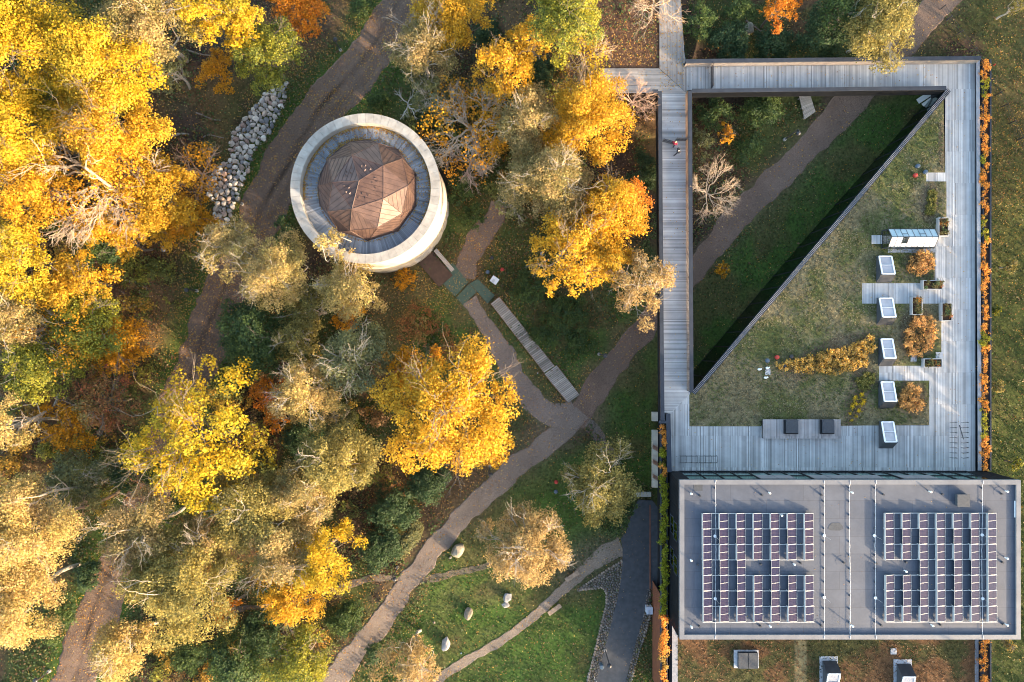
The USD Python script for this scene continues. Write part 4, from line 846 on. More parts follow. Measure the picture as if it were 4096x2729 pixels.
def birdfig(label, c):
    x, y, z = P(*q33(*c), DZ); g = trimesh.creation.icosphere(2, 0.16); g.apply_scale((1.3, 0.85, 1)); g.apply_translation((x, y, z + 0.2)); h = trimesh.creation.icosphere(2, 0.09); h.apply_translation((x + .15, y + .05, z + 0.42)); n = trimesh.creation.cylinder(0.05, segment=[(x + .1, y + .03, z + .25), (x + .15, y + .05, z + .42)])
    t = thing("white_figure", label, "figure"); MB().mesh(g).build("body", M_white, t); MB().mesh(h).mesh(n).build("head", M_white, t)
birdfig("small white figure on the planted roof, upper left of three", (2268, 262)); birdfig("small white figure on the planted roof beside a pale slab", (2342, 248)); birdfig("small white figure on the planted roof, lowest of three", (2326, 338))
for q, c, w, d, lab in ((q34, (1335, 160), .7, .75, "small square stone slab on the planted roof above the lower timber jetty"), (q33, (2350, 285), .6, .7, "small pale slab beside the white figures on the planted roof"), (q44, (1153, 1285), .7, .7, "single pale paving slab on the mossy southern roof"), (q34, (1572, 135), .8, .8, "patch of pale gravel slab beside the lowest planter box")):
    x, y, z = P(*q(*c), DZ); s_ = MB().box(x - w / 2, x + w / 2, y - d / 2, y + d / 2, DZ - .02, DZ + 0.075, (0.42, 0.44, 0.48)).build("paving_slab", M_stone); tag(stage.GetPrimAtPath(s_), lab, "slab")
# planter boxes with plants
PLANTER_SOIL = []
for (xa, ya, xb, yb), lab in (((2157, 500, 2181, 543), "grey timber planter box beside the east deck, north of the greenhouse's right end"), ((2121, 644, 2167, 666), "grey timber planter box on the upper jetty, lying crosswise"), ((2096, 682, 2120, 724), "grey timber planter box below the upper jetty, left of two"), ((2164, 696, 2189, 738), "grey timber planter box at the deck edge below the upper jetty, right of two"), ((2123, 824, 2166, 845), "grey timber planter box at the lower jetty")):
    r_ = rect(xa, ya, xb, yb, DZ + 0.6); x0, y0, x1, y1 = r_.bounds
    t = thing("planter_box", lab, "planter", ((x0 + x1) / 2, (y0 + y1) / 2, DZ)); w, d = (x1 - x0) / 2, (y1 - y0) / 2; th = 0.09
    for (a0, a1, b0, b1) in ((-w, -w + th, -d, d), (w - th, w, -d, d), (-w + th, w - th, -d, -d + th), (-w + th, w - th, d - th, d)):
        for k in range(4): MB().box(a0, a1, b0, b1, k * 0.155 + 0.004, (k + 1) * 0.155 - 0.006, np.array((1.0, 0.96, 0.92)) * (0.9 + 0.05 * k)).build("side_board", M_wood, t)
    MB().box(-w + th, w - th, -d + th, d - th, 0.02, 0.48, (0.04, 0.026, 0.018)).build("soil", M_ground, t)
    PLANTER_SOIL.append((x0 + th, x1 - th, y0 + th, y1 - th, DZ + 0.5, lab))
# sloped rooflights
def rooflight(label, x0d, x1d, ynd, ysd, h_low, h_high, lean, south=False):
    a, b = p2(x0d, ynd), p2(x1d, ysd); x0, x1, yn, ys = a[0], b[0], a[1], b[1]
    t = thing("rooflight", label, "rooflight"); z0 = DZ - 0.02
    if not south: base = [(x0, ys), (x1, ys), (x1, yn), (x0, yn)]; top = [(x0, ys + lean, h_high), (x1, ys + lean, h_high), (x1, yn, h_low), (x0, yn, h_low)]
    else: base = [(x0, ys), (x1, ys), (x1, yn), (x0, yn)]; top = [(x0, ys, h_low), (x1, ys, h_low), (x1, yn - lean, h_high), (x0, yn - lean, h_high)]
    v = [(x, y, z0) for x, y in base] + [(x, y, z0 + z) for x, y, z in top]
    MB().add(v, [(0, 3, 2, 1), (4, 5, 6, 7), (0, 1, 5, 4), (1, 2, 6, 5), (2, 3, 7, 6), (3, 0, 4, 7)]).build("shaft", mat("rooflight_metal", (0.030, 0.032, 0.037), (0.045, 0.047, 0.052), 1.5, 0.4) if "rooflight_metal" not in MATS else MATS["rooflight_metal"], t)
    T4 = [np.array(p) for p in v[4:]]; n = np.cross(T4[1] - T4[0], T4[3] - T4[0]); n /= np.linalg.norm(n); c = sum(T4) / 4
    ux = (T4[1] - T4[0]); uy = (T4[3] - T4[0]); at = lambda s, w, h: T4[0] + ux * s + uy * w + n * h
    W_, H_ = np.linalg.norm(ux), np.linalg.norm(uy); fr = MB(); fw = 0.15; m0, m1 = 0.15 / W_, 0.10 / H_
    s0, s1, w0, w1 = m0 * 1.0, 1 - m0 * 0.9, m1, 1 - m1
    for (p, q_) in ((at(s0, w0, .05), at(s1, w0, .05)), (at(s0, w1, .05), at(s1, w1, .05))): fr.bar(p, q_, fw, 0.10)
    for (p, q_) in ((at(s0, w0, .052), at(s0, w1, .052)), (at(s1, w0, .052), at(s1, w1, .052))): fr.bar(p, q_, fw, 0.10)
    fr.build("frame", M_white, t); MB().bar(at(s0, 0.5, .05), at(s1, 0.5, .05), 0.05, 0.09).build("glazing_bar", M_white, t)
    for (a_, b_) in ((w0, 0.5), (0.5, w1)):
        MB().add([at(s0, a_, .03), at(s1, a_, .03), at(s1, b_, .03), at(s0, b_, .03)], [(0, 1, 2, 3)]).build("glass", M_skyl, t)
rooflight("sloping white framed rooflight just below the greenhouse, first of the row", 2013, 2047, 589, 650.5, 0.35, 1.15, 0.85)
rooflight("sloping white framed rooflight crossing the upper jetty's lower edge", 2014, 2049, 685, 748, 0.35, 1.15, 0.85)
rooflight("sloping white framed rooflight ending on the lower jetty, right of the long orange bed", 2018, 2049, 778, 842, 0.35, 1.15, 0.85)
rooflight("sloping white framed rooflight left of the lowest round orange bed", 2018, 2051, 876, 939.5, 0.35, 1.15, 0.85)
rooflight("sloping white framed rooflight standing on the south deck", 2019, 2051, 967.5, 1031, 0.35, 1.15, 0.85)
for lab, xa, xb, yn in (("dark shafted rooflight on the mossy southern roof, left of two", 1890, 1922, 1517), ("dark shafted rooflight on the mossy southern roof, right of two", 2060, 2092, 1524)):
    rooflight(lab, xa, xb, yn, yn + 66, 0.45, 1.25, 0.95, True)
    r_ = rect(xa - 7, yn - 9, xb + 3, yn + 75); x0, y0, x1, y1 = r_.bounds; gm = MB()
    gm.box(x0, x1, y0, y1, DZ - 0.05, DZ + 0.055, (0.40, 0.42, 0.46)); pth = gm.build("gravel_margin", M_stone); tag(stage.GetPrimAtPath(pth), "pale gravel margin around the " + lab.replace("dark shafted ", ""), "gravel")
# twin hatches and the two hatches of the raised deck
x0, y0, x1, y1 = rect(1686, 1493, 1742, 1534).bounds
t = thing("twin_hatch", "pair of dark roof hatches on a pale base on the mossy southern roof", "hatch"); MB().box(x0, x1, y0, y1, DZ - .02, DZ + .18, (0.55, 0.56, 0.60)).build("base", M_stone, t)
for a in (0.13, 0.54):
    w = (x1 - x0) * 0.38; MB().box(x0 + (x1 - x0) * a, x0 + (x1 - x0) * a + w, y0 + .12, y1 - .14, DZ + .18, DZ + 0.62).build("lid", M_grey, t)
for xa, lab in ((1800.5, "black square hatch on the raised timber platform, left of two"), (1883.5, "black square hatch on the raised timber platform, right of two")):
    x0, y0, x1, y1 = rect(xa, 964.5, xa + 31, 997, DZ + .5).bounds; t = thing("black_hatch", lab, "hatch", group=None)
    MB().box(x0, x1, y0, y1, DZ + .42, DZ + 0.85).build("housing", M_black, t); MB().box(x0 + .12, x1 - .06, y0 + .14, y1 + .02, DZ + .853, DZ + 1.0).build("lid", M_grey, t)
# steel bar frames on the deck
def frame_rack(label, x0d, y0d, x1d, y1d, n):
    x0, y0, x1, y1 = rect(x0d, y0d, x1d, y1d, DZ + .4).bounds; t = thing("training_rack", label, "rack")
    for y in (y0, y1): MB().tube([(x0, y, DZ + .4), (x1, y, DZ + .4)], 0.03, 6).build("rail", M_dark, t)
    for k in range(n + 1):
        x = x0 + (x1 - x0) * k / n; MB().tube([(x, y0, DZ + .4), (x, y1, DZ + .4)], 0.022, 6).build("cross_bar", M_dark, t)
        for y in (y0, y1): MB().tube([(x, y, DZ), (x, y, DZ + .4)], 0.022, 6).build("leg", M_dark, t)
frame_rack("low dark steel frame on the south deck, left of two", 1564, 1048.5, 1603, 1064, 3)
frame_rack("low dark steel frame on the south deck, right of two", 1608, 1048.5, 1648, 1064, 3)
for k in range(8):
    xd, yd = q34(1768, 750 + k * 46.6); x, y, z = P(xd, yd, DZ + .35); t = thing("steel_hoop", ["northernmost", "second", "third", "fourth", "fifth", "sixth", "seventh", "southernmost"][k] + " of the low steel hoops lined up on the south deck", "hoop", (x, y, DZ), group="row of low steel hoops on the deck")
    for s_ in (-1, 1): MB().tube([(s_ * 1.0, 0, 0), (s_ * 1.0, 0, .35), (s_ * 0.35, -0.04, .35), (s_ * 0.35, -0.04, 0)], 0.028, 6).build("hoop", M_dark, t)
a_, b_ = P(*q34(1760, 775), DZ + .42), P(*q34(1797, 905), DZ + .42)
s_ = MB().tube([a_, b_], 0.05, 7).build("steel_bar", M_dark); tag(stage.GetPrimAtPath(s_), "loose dark bar lying slantwise across the row of hoops", "bar")
# greenhouse
gx0, gy1 = p2(2026, 531); gx1, gy0 = p2(2131, 571.5); gz = DZ; eave, rdg = 1.45, 2.25; gym = (gy0 + gy1) / 2
H = thing("greenhouse", "small gabled glass greenhouse with black frame on the planted roof", "greenhouse")
nb_ = 8; E_ = MB()
for y in (gy0, gy1): E_.bar((gx0, y, gz + eave), (gx1, y, gz + eave), 0.07, 0.08).bar((gx0, y, gz + .05), (gx1, y, gz + .05), 0.08, 0.12)
E_.bar((gx0, gym, gz + rdg), (gx1, gym, gz + rdg), 0.08, 0.09)
for x in (gx0, gx1):
    E_.bar((x, gy0, gz + .05), (x, gy1, gz + .05), 0.08, 0.12)
    for y in (gy0, gy1): E_.bar((x, y, gz), (x, y, gz + eave), 0.07, 0.07).bar((x, y, gz + eave), (x, gym, gz + rdg), 0.06, 0.07)
    for y in (gym - .42, gym + .42): E_.bar((x, y, gz), (x, y, gz + eave + .42), 0.05, 0.05)
    E_.bar((x, gy0, gz + 1.0), (x, gy1, gz + 1.0), 0.04, 0.04)
for i in range(1, nb_):
    x = gx0 + (gx1 - gx0) * i / nb_
    for y in (gy0, gy1): E_.bar((x, y, gz + eave), (x, gym, gz + rdg), 0.035, 0.045).bar((x, y, gz), (x, y, gz + eave), 0.035, 0.045)
E_.build("frame", M_dark, H)
for i in range(nb_):
    xa, xb = gx0 + (gx1 - gx0) * (i + .04) / nb_, gx0 + (gx1 - gx0) * (i + .96) / nb_
    for s_, y in ((0, gy1), (1, gy0)):
        vent = i in (2, 5)
        if s_ == 1 and i == 2:
            z_ = lambda f: (y + (gym - y) * f, gz + eave + (rdg - eave) * f)
            (ya, za), (yb, zb) = z_(0.04), z_(0.34)
        else: ya, za, yb, zb = y + (gym - y) * .04, gz + eave + (rdg - eave) * .04, y + (gym - y) * .96, gz + eave + (rdg - eave) * .96
        MB().add([(xa, ya, za), (xb, ya, za), (xb, yb, zb), (xa, yb, zb), (xa, ya, za - .012), (xb, ya, za - .012), (xb, yb, zb - .012), (xa, yb, zb - .012)], [(0, 1, 2, 3), (7, 6, 5, 4)]).build("roof_pane", M_opal if s_ else mat("blue_sheet", (0.26, 0.36, 0.41), (0.34, 0.43, 0.47), 1.0, 0.12) if "blue_sheet" not in MATS else MATS["blue_sheet"], H)
        MB().add([(xa, y, gz + .1), (xb, y, gz + .1), (xb, y, gz + eave - .05), (xa, y, gz + eave - .05)], [(0, 1, 2, 3)]).build("wall_pane", M_clear, H)
        if vent:
            f_ = 0.38 if s_ else 0.62; MB().bar((xa, y + (gym - y) * f_, gz + eave + (rdg - eave) * f_ + .02), (xb, y + (gym - y) * f_, gz + eave + (rdg - eave) * f_ + .02), 0.05, 0.05).build("vent_bar", M_dark, H)
fl = MB(); boards(fl, sbox(gx0 - 0.02, gym - .45, gx1, gym + .45), "y", DZ + 0.08, rngD, tone=0.8, cast=(1.1, .95, .8)); fl.build("floor_boards", M_wood, H, kind="stuff")
st = MB(); boards(st, sbox(gx0 - 1.25, gym - .52, gx0 - .05, gym + .52), "y", DZ + 0.16, rngD, tone=1.0); t = thing("timber_step", "small square timber step at the open end of the greenhouse", "step"); st.build("deck_boards", M_wood, t, kind="stuff")
x0, y0, x1, y1 = rect(2040, 570, 2148, 581).bounds
s_ = MB().box(x0, x1, y0, y1, DZ - 0.05, DZ + .06, (0.26, 0.28, 0.32)).build("gravel_strip", M_stone); tag(stage.GetPrimAtPath(s_), "strip of grey gravel along the south side of the greenhouse", "gravel")
# two white slabs below the tip of the court
t = thing("white_slab_bench", "pair of long white slabs with a dark gap at the pointed end of the court", "bench")
for k, (a, b) in enumerate((((1385, 930), (1490, 862)), ((1435, 970), (1545, 890)))):
    p_, r_ = P(*q14(*a), 3.4), P(*q14(*b), 3.4); MB().bar((p_[0], p_[1], 3.35), (r_[0], r_[1], 3.35), 0.62, 0.35).build("slab", M_white, t)
# wire fence across the meadow
FE = thing("wire_fence", "thin dark wire fence with posts crossing the eastern meadow", "fence")
fpts = [q14(*p) for p in [(1580, 90), (1640, 190), (1735, 320), (1860, 480), (1960, 620), (2020, 760), (2085, 880), (2150, 985), (2215, 1140), (2290, 1290), (2360, 1450), (2420, 1600)]]
fp = [G(*p) for p in fpts]
for p_ in fp: MB().box(p_[0] - .05, p_[0] + .05, p_[1] - .05, p_[1] + .05, p_[2] - .3, p_[2] + 1.25).build("post", M_dark, FE)
for h_ in (0.35, 0.75, 1.15): MB().tube([(p_[0], p_[1], p_[2] + h_) for p_ in fp], 0.018, 4).build("wire", M_dark, FE)
# small things on the grass
for q, c, col, lab in ((q14, (2077, 600), RED, "small red peg in the meadow grass beside the north east corner"), (q42, (1888, 1300), (0.25, 0.35, 0.45), "small pale blue peg in the grass by the grey boulder"), (q33, (235, 297), (.5, .5, .5), "small pale peg in the grass left of the wide ramp")):
    x, y, z = G(*q(*c)); s_ = MB().cyl(x, y, z - .05, z + .28, 0.09, 0.07, 8, col).build("peg", M_any); tag(stage.GetPrimAtPath(s_), lab, "peg")
x, y, z = G(*q43(820, 1405)); t = thing("litter_bin", "dark blue litter bin on the left kerb of the asphalt road", "bin", (x, y, z)); MB().cyl(0, 0, 0, .85, .24, .28, 12, (0.05, 0.09, 0.12)).build("body", M_any, t); MB().cyl(0, 0, .853, .93, .29, .2, 12, (0.08, 0.12, 0.16)).build("lid", M_any, t)
# bicycle lying at the road's lower end
x, y, z = G(*q43(765, 1535)); t = thing("bicycle", "white framed bicycle standing at the left edge of the asphalt road", "bicycle", (x, y, z + .1), math.radians(-62))
for cx in (-0.5, 0.5):
    w = thing("wheel", parent=t); g = trimesh.creation.torus(0.31, 0.03, 20, 6); g.apply_transform(trimesh.transformations.rotation_matrix(np.pi / 2, (1, 0, 0))); g.apply_translation((cx, 0, .34)); MB().mesh(g).build("tyre", M_dark, w)
    sp = MB()
    for k in range(8): sp.tube([(cx, 0, .34), (cx + .3 * math.cos(k * .785), 0, .34 + .3 * math.sin(k * .785))], 0.006, 3)
    sp.build("spokes", M_alu, w, kind="stuff")
fm = MB()
for a, b in (((-.5, 0, .34), (-.12, 0, .36)), ((-.12, 0, .36), (-.2, 0, .88)), ((-.5, 0, .34), (-.18, 0, .75)), ((-.12, 0, .36), (.36, 0, .78)), ((-.18, 0, .75), (.36, 0, .82)), ((.36, 0, .98), (.5, 0, .34))): fm.tube([a, b], 0.03, 6)
fm.build("frame", M_white, t); MB().tube([(.34, -.28, 1.0), (.36, 0, 1.02), (.34, .28, 1.0)], 0.022, 6).build("handlebar", M_dark, t); MB().box(-.33, -.08, -.07, .07, .87, .93).build("saddle", M_dark, t)

# ------------------------------------------------------------------ the two people on the walkway
def chain(pts):
    out = []
    for a, b in zip(pts[:-1], pts[1:]):
        s = [manifold3d.Manifold.sphere(r, 14).translate(tuple(map(float, p))) for p, r in (a, b)]
        out.append(manifold3d.Manifold.batch_hull(s))
    return out
def solid(ms, edge=0.05, it=5):
    m = manifold3d.Manifold.batch_boolean(ms, manifold3d.OpType.Add).refine_to_length(edge).to_mesh()
    t = trimesh.Trimesh(m.vert_properties[:, :3], m.tri_verts); trimesh.smoothing.filter_taubin(t, iterations=it); return t
def person(label, loc, ang, jacket, trousers, hair, stride, arm, scarf=None, hgt=1.0):
    t = thing("person", label, "person", loc, ang); S_ = {}
    hipL, hipR = np.array((0, .09, .92)), np.array((0, -.09, .92)); s = stride
    kL, kR = np.array((s * .45, .10, .50)), np.array((-s * .30, -.10, .50)); fL, fR = np.array((s * .62, .10, .08)), np.array((-s * .75, -.10, .10))
    nk, ch, pel = np.array((.02, 0, 1.45)), np.array((.01, 0, 1.27)), np.array((0, 0, .98))
    shL, shR = np.array((.0, .19, 1.38)), np.array((.0, -.19, 1.38))
    eL, eR = np.array((arm * .10 - .05, .27, 1.10)), np.array((-arm * .10, -.27, 1.10)); hL, hR = np.array((arm * .30, .25, .88)), np.array((.10 + arm * .1, -.26, .86))
    head = [(nk, .055), ((.03, 0, 1.53), .055)]
    body = chain([(pel, .14), (ch, .15), (nk, .07)]) + chain(head) + chain([((.03, 0, 1.58), .082), ((.035, 0, 1.66), .092)]) + chain([((.12, 0, 1.585), .018), ((.105, 0, 1.62), .012)])
    for sgn in (1, -1): body += chain([((.02, .09 * sgn, 1.60), .018), ((.015, .092 * sgn, 1.63), .02)])
    for h, k, f in ((hipL, kL, fL), (hipR, kR, fR)): body += chain([(h, .085), (k, .06), (f, .042)]) + chain([(f - (0.03, 0, .04), .04), (f + (.15, 0, -.05), .032)])
    for sh, e, hd in ((shL, eL, hL), (shR, eR, hR)):
        body += chain([(sh, .06), (e, .045), (hd, .03)])
        d = (hd - e) / np.linalg.norm(hd - e); side = np.array((d[2], 0, -d[0])); side = side / (np.linalg.norm(side) + 1e-9)
        body += chain([(hd, .028), (hd + d * .07, .034)])
        for k, ln in enumerate((.070, .085, .078, .058)):
            o = hd + d * .075 + side * (k - 1.5) * .021; body += chain([(o, .010), (o + d * ln * .55, .009), (o + d * ln * .9 + np.array((.018, 0, 0)), .008)])
        body += chain([(hd + d * .02 + side * .03, .012), (hd + d * .06 + side * .055, .010)])
    MB().mesh(solid(body, .028, 3), (0.42, 0.25, 0.18)).build("body", M_any, t)
    J_ = chain([(pel - (0, 0, .06), .172), (ch, .185), (nk - (0, 0, .04), .10)]) + chain([(pel + (0, .04, -.08), .15), (pel + (0, -.04, -.08), .15)])
    for sh, e, hd in ((shL, eL, hL), (shR, eR, hR)): J_ += chain([(ch + (sh - ch) * .6, .12), (sh, .092), (e, .070), (e + (hd - e) * .88, .052)])
    MB().mesh(solid(J_), jacket).build("jacket", M_any, t)
    Tm = []
    for h, k, f in ((hipL, kL, fL), (hipR, kR, fR)): Tm += chain([(h, .11), (k, .078), (f + (0, 0, .04), .06)])
    MB().mesh(solid(Tm), trousers).build("trousers", M_any, t)
    Sh = []
    for f in (fL, fR): Sh += chain([(f - (.04, 0, .03), .052), (f + (.16, 0, -.045), .042)])
    MB().mesh(solid(Sh, .03, 3), (0.5, 0.48, 0.45) if scarf is None else (0.02, 0.02, 0.02)).build("shoes", M_any, t)
    MB().mesh(solid(chain([((.0, 0, 1.64), .105), ((.03, 0, 1.70), .095)]) + chain([((-.03, 0, 1.58), .085), ((.0, 0, 1.66), .10)]), .03, 3), hair).build("hair", M_any, t)
    if scarf is not None: MB().mesh(solid(chain([((-.02, -.11, 1.46), .055), ((-.06, .0, 1.46), .06), ((-.10, -.06, 1.34), .05)]), .03, 3), scarf).build("scarf", M_any, t)
x, y, z = P(1545.5, 335.5, DZ); person("person with blond hair in a burgundy jacket stepping through the gate", (x, y, DZ + .01), math.radians(70), (0.20, 0.010, 0.035), (0.03, 0.025, 0.03), (0.62, 0.45, 0.26), 0.28, 0.9)
x, y, z = P(1553.5, 352.5, DZ); person("person with dark hair and dark clothes wearing a white scarf, walking below the gate", (x, y, DZ + .01), math.radians(35), (0.018, 0.022, 0.032), (0.016, 0.018, 0.026), (0.02, 0.016, 0.014), 0.5, 1.2, (0.7, 0.7, 0.68))
# ------------------------------------------------------------------ vegetation
def leaves(mb, rng, lobes, size, cover, colA, colB, jitter=0.22, per=12, up_bias=0.55, flat=1.0, tipcol=None, shell=(0.55, 1.05), lo_cut=-0.45):
    """Leaf shaped faces in tufts on the lobes of a crown; colours drift from colA to colB between lobes and tufts."""
    colA, colB = np.asarray(colA, float), np.asarray(colB, float)
    for (cx, cy, cz, r) in lobes:
        n = max(10, int(cover * math.pi * r * r / (0.36 * size * size))); k = max(2, n // per)
        d = rng.normal(size=(k, 3)); d[:, 2] = np.abs(d[:, 2]) * 1.0 + lo_cut * np.abs(rng.normal(size=k)) * 0.9; d /= np.linalg.norm(d, axis=1, keepdims=True)
        rad = r * rng.uniform(shell[0], shell[1], k); c = d * rad[:, None] * (1, 1, flat)
        tuft = c[:, None] + rng.normal(size=(k, per, 3)) * (0.13 * r + 0.35 * size) * (1, 1, 0.7); p = tuft.reshape(-1, 3) + (cx, cy, cz)
        dn = np.repeat(d, per, 0) * 0.5 + rng.normal(size=(k * per, 3)) * 0.55 + (0, 0, up_bias); dn /= np.linalg.norm(dn, axis=1, keepdims=True)
        t = np.cross(dn, rng.normal(size=dn.shape)); t /= np.linalg.norm(t, axis=1, keepdims=True); b = np.cross(dn, t)
        s = size * rng.uniform(0.65, 1.35, len(p))[:, None]
        V = np.stack([p - t * s * .5, p - b * s * .36 + dn * s * .08, p + t * s * .5, p + b * s * .36 + dn * s * .08], 1)
        w = np.clip(rng.uniform(0, 1) * 0.6 + np.repeat(rng.uniform(0, 1, k), per) * 0.5 + rng.normal(0, .12, len(p)) - 0.05, 0, 1)[:, None]
        col = (colA * (1 - w) + colB * w) * np.clip(rng.normal(1, jitter, len(p)), .4, 1.7)[:, None]
        odd = rng.random(len(p)) < .10; col[odd] = col[odd] * np.array([.55, .62, .8])
        if tipcol is not None: col = tipcol(p, col)
        q = np.arange(len(p))[:, None] * 4 + np.array([[0, 1, 2, 3]])
        mb.add(V.reshape(-1, 3), q, np.repeat(col, 4, 0))
def bend(a, b, rng, n=5, sag=0.08):
    a, b = np.asarray(a, float), np.asarray(b, float); t = np.linspace(0, 1, n)[:, None]; L = np.linalg.norm(b - a)
    o = rng.normal(size=3) * L * sag; o2 = rng.normal(size=3) * L * sag * .6
    return a + (b - a) * t + o * np.sin(np.pi * t) + o2 * np.sin(2 * np.pi * t)
def twigs(mb, rng, a, d, L, r, depth, col, spread=0.55, lift=0.12, split=3):
    """A limb that forks again and again."""
    d = d / np.linalg.norm(d); e = a + d * L; pts = bend(a, e, rng, 4 if depth > 1 else 3, 0.07)
    mb.tube(pts, np.linspace(r, r * .6, len(pts)), 5 if depth > 2 else 3, col, caps=False)
    if depth == 0: return
    for k in range(split):
        nd = d + rng.normal(size=3) * spread + (0, 0, lift); f = 1.0 if k == 0 else rng.uniform(.45, 1.0)
        twigs(mb, rng, pts[0] + (pts[-1] - pts[0]) * f if f < 1 else pts[-1], nd, L * rng.uniform(.58, .82), r * .6, depth - 1, col, spread, lift, split)
BRK = (0.17, 0.135, 0.105); PALE = (0.42, 0.36, 0.29)
YEL, GOLD, AMB, ORG, RUST_ = (0.60, 0.36, 0.012), (0.58, 0.29, 0.012), (0.52, 0.22, 0.012), (0.55, 0.16, 0.015), (0.34, 0.10, 0.04)
TAN, OLV, LIME, GRN, SAGE, DEEP = (0.47, 0.32, 0.13), (0.20, 0.18, 0.055), (0.36, 0.31, 0.025), (0.10, 0.14, 0.03), (0.16, 0.18, 0.09), (0.040, 0.078, 0.030)
PINK = (0.40, 0.27, 0.17)
STY = {  # leaf colours, leaf size, cover, lobe size, bark, number of bare limbs showing
    "yellow": (YEL, (0.42, 0.33, 0.03), .205, 1.75, .27, BRK, 2), "gold": (GOLD, (0.50, 0.33, 0.03), .205, 1.7, .27, BRK, 2), "amber": (AMB, GOLD, .25, 1.5, .28, BRK, 3), "orange": (ORG, AMB, .21, 1.6, .28, BRK, 1),
    "maple": (YEL, LIME, .28, 1.25, .19, BRK, 7), "goldmaple": ((0.60, 0.35, 0.02), (0.56, 0.33, 0.025), .25, 1.45, .22, BRK, 6), "tan": (TAN, (0.42, 0.33, 0.09), .19, 1.7, .28, PALE, 5), "tanolive": (TAN, OLV, .19, 1.75, .27, PALE, 4),
    "olive": (OLV, (0.36, 0.28, 0.07), .20, 1.8, .28, PALE, 3), "lime": (LIME, GRN, .21, 1.7, .28, BRK, 3), "sage": (SAGE, OLV, .21, 1.9, .27, PALE, 5), "green": (GRN, DEEP, .22, 1.8, .30, BRK, 1),
    "deep": (DEEP, (0.065, 0.105, 0.04), .24, 2.1, .32, BRK, 0), "bareamber": (AMB, GOLD, .26, .42, .30, PALE, 0), "barepink": (PINK, TAN, .18, .40, .30, PINK, 0), "birch": ((0.46, 0.32, 0.12), (0.40, 0.27, 0.11), .19, 1.9, .24, PALE, 9), "reddish": (RUST_, OLV, .22, .9, .28, BRK, 4)}
seedc = [100]
def tree(label, dx, dy, rd, style, H=None, squash=1.0, ang=0.0, cat="tree", name=None, bare=0, tip=None, lean=None, group=None):
    """A tree whose crown is seen at (dx, dy) with radius rd in plan coordinates."""
    seedc[0] += 1; rng = np.random.default_rng(seedc[0]); A_, B_, size, cover, lobe, bark, nl = STY[style]
    shrubby = cat == "shrub"
    g = G(dx, dy); H = H or (9.5 + rd * 0.045)
    zc = g[2] + H * (0.72 if not shrubby else 0.55); x, y, _ = P(dx, dy, zc); g2 = float(Z(x, y)); zc = g2 + H * (0.72 if not shrubby else 0.55)
    x, y, _ = P(dx, dy, zc); R = rd * (1.22 if not shrubby else 1.08) * KPX * (CAMZ - zc); rz = H * (0.30 if not shrubby else 0.5)
    t = thing(name or ("shrub" if shrubby else "tree"), label, cat, group=group)
    bx, by = (x, y) if lean is None else (x + lean[0], y + lean[1])
    gz = float(Z(bx, by)); lobes = []
    n = int(np.clip(8 + R * 5.2, 8, 60)); ca, sa = math.cos(ang), math.sin(ang)
    for i in range(n):
        az = i * 2.39996 + rng.normal(0, .35); f = math.sqrt((i + .5) / n) * 0.83 * rng.uniform(.82, 1.12); edge = 0.84 + 0.34 * (meshkit.noise(np.array([math.cos(az) * 1.4, math.sin(az) * 1.4, seedc[0] * 1.3])) - .5) * 2
        u, w = R * f * edge * math.cos(az), R * f * edge * math.sin(az) * squash
        h = rz * (math.sqrt(max(0, 1 - min(f, 1) ** 2)) * rng.uniform(.35, 1.0) - (.15 if f > .6 else 0) - rng.uniform(0, .5) * (f > .45))
        lobes.append((x + u * ca - w * sa, y + u * sa + w * ca, zc + h, max(0.35, R * lobe * 0.80 * rng.uniform(.70, 1.25) * (1.0 - .25 * f))))
    cr = MB(); leaves(cr, rng, lobes, size * (0.8 if shrubby else 1), cover, A_, B_, tipcol=tip); 
    cr.build("crown" if not shrubby else "foliage", M_leaf, t, label=None)
    tk = MB(); r0 = 0.05 + 0.0105 * H; top = np.array((x, y, zc - rz * .25))
    if shrubby:
        for k in range(4): l_ = lobes[k % n]; tk.tube(bend((bx, by, gz - .1), l_[:3], rng, 4, .1), np.linspace(.05, .02, 4), 4, bark, caps=False)
        tk.build("stems", M_bark, t); return t
    main = bend((bx, by, gz - .2), top, rng, 7, .035); tk.tube(main, np.linspace(r0 * 1.25, r0 * .6, 7), 8, bark, caps=False)
    for l_ in lobes[:: max(1, n // 14)]:
        s_ = main[rng.integers(3, 7)]; e_ = np.array(l_[:3]); tk.tube(bend(s_, e_, rng, 5, .08), np.linspace(r0 * .42, .03, 5), 5, bark, caps=False)
    tk.build("trunk", M_bark, t)
    bl = MB(); any_ = False
    for k in range(nl + bare):                     # thin bare limbs breaking through the leaves
        l_ = lobes[rng.integers(n)]; d_ = np.array(l_[:3]) - top; d_[2] = abs(d_[2]) + R * .25; s_ = top + d_ * .35 + (0, 0, rz * .45)
        twigs(bl, rng, s_, d_ + rng.normal(size=3) * R * .1, R * .34, .034 + .0022 * R, 3, np.array(bark) * rng.uniform(.7, 1.1), .5, .1, 2 + (k % 2)); any_ = True
    if any_: bl.build("bare_limbs", M_bark, t, kind="stuff")
    return t
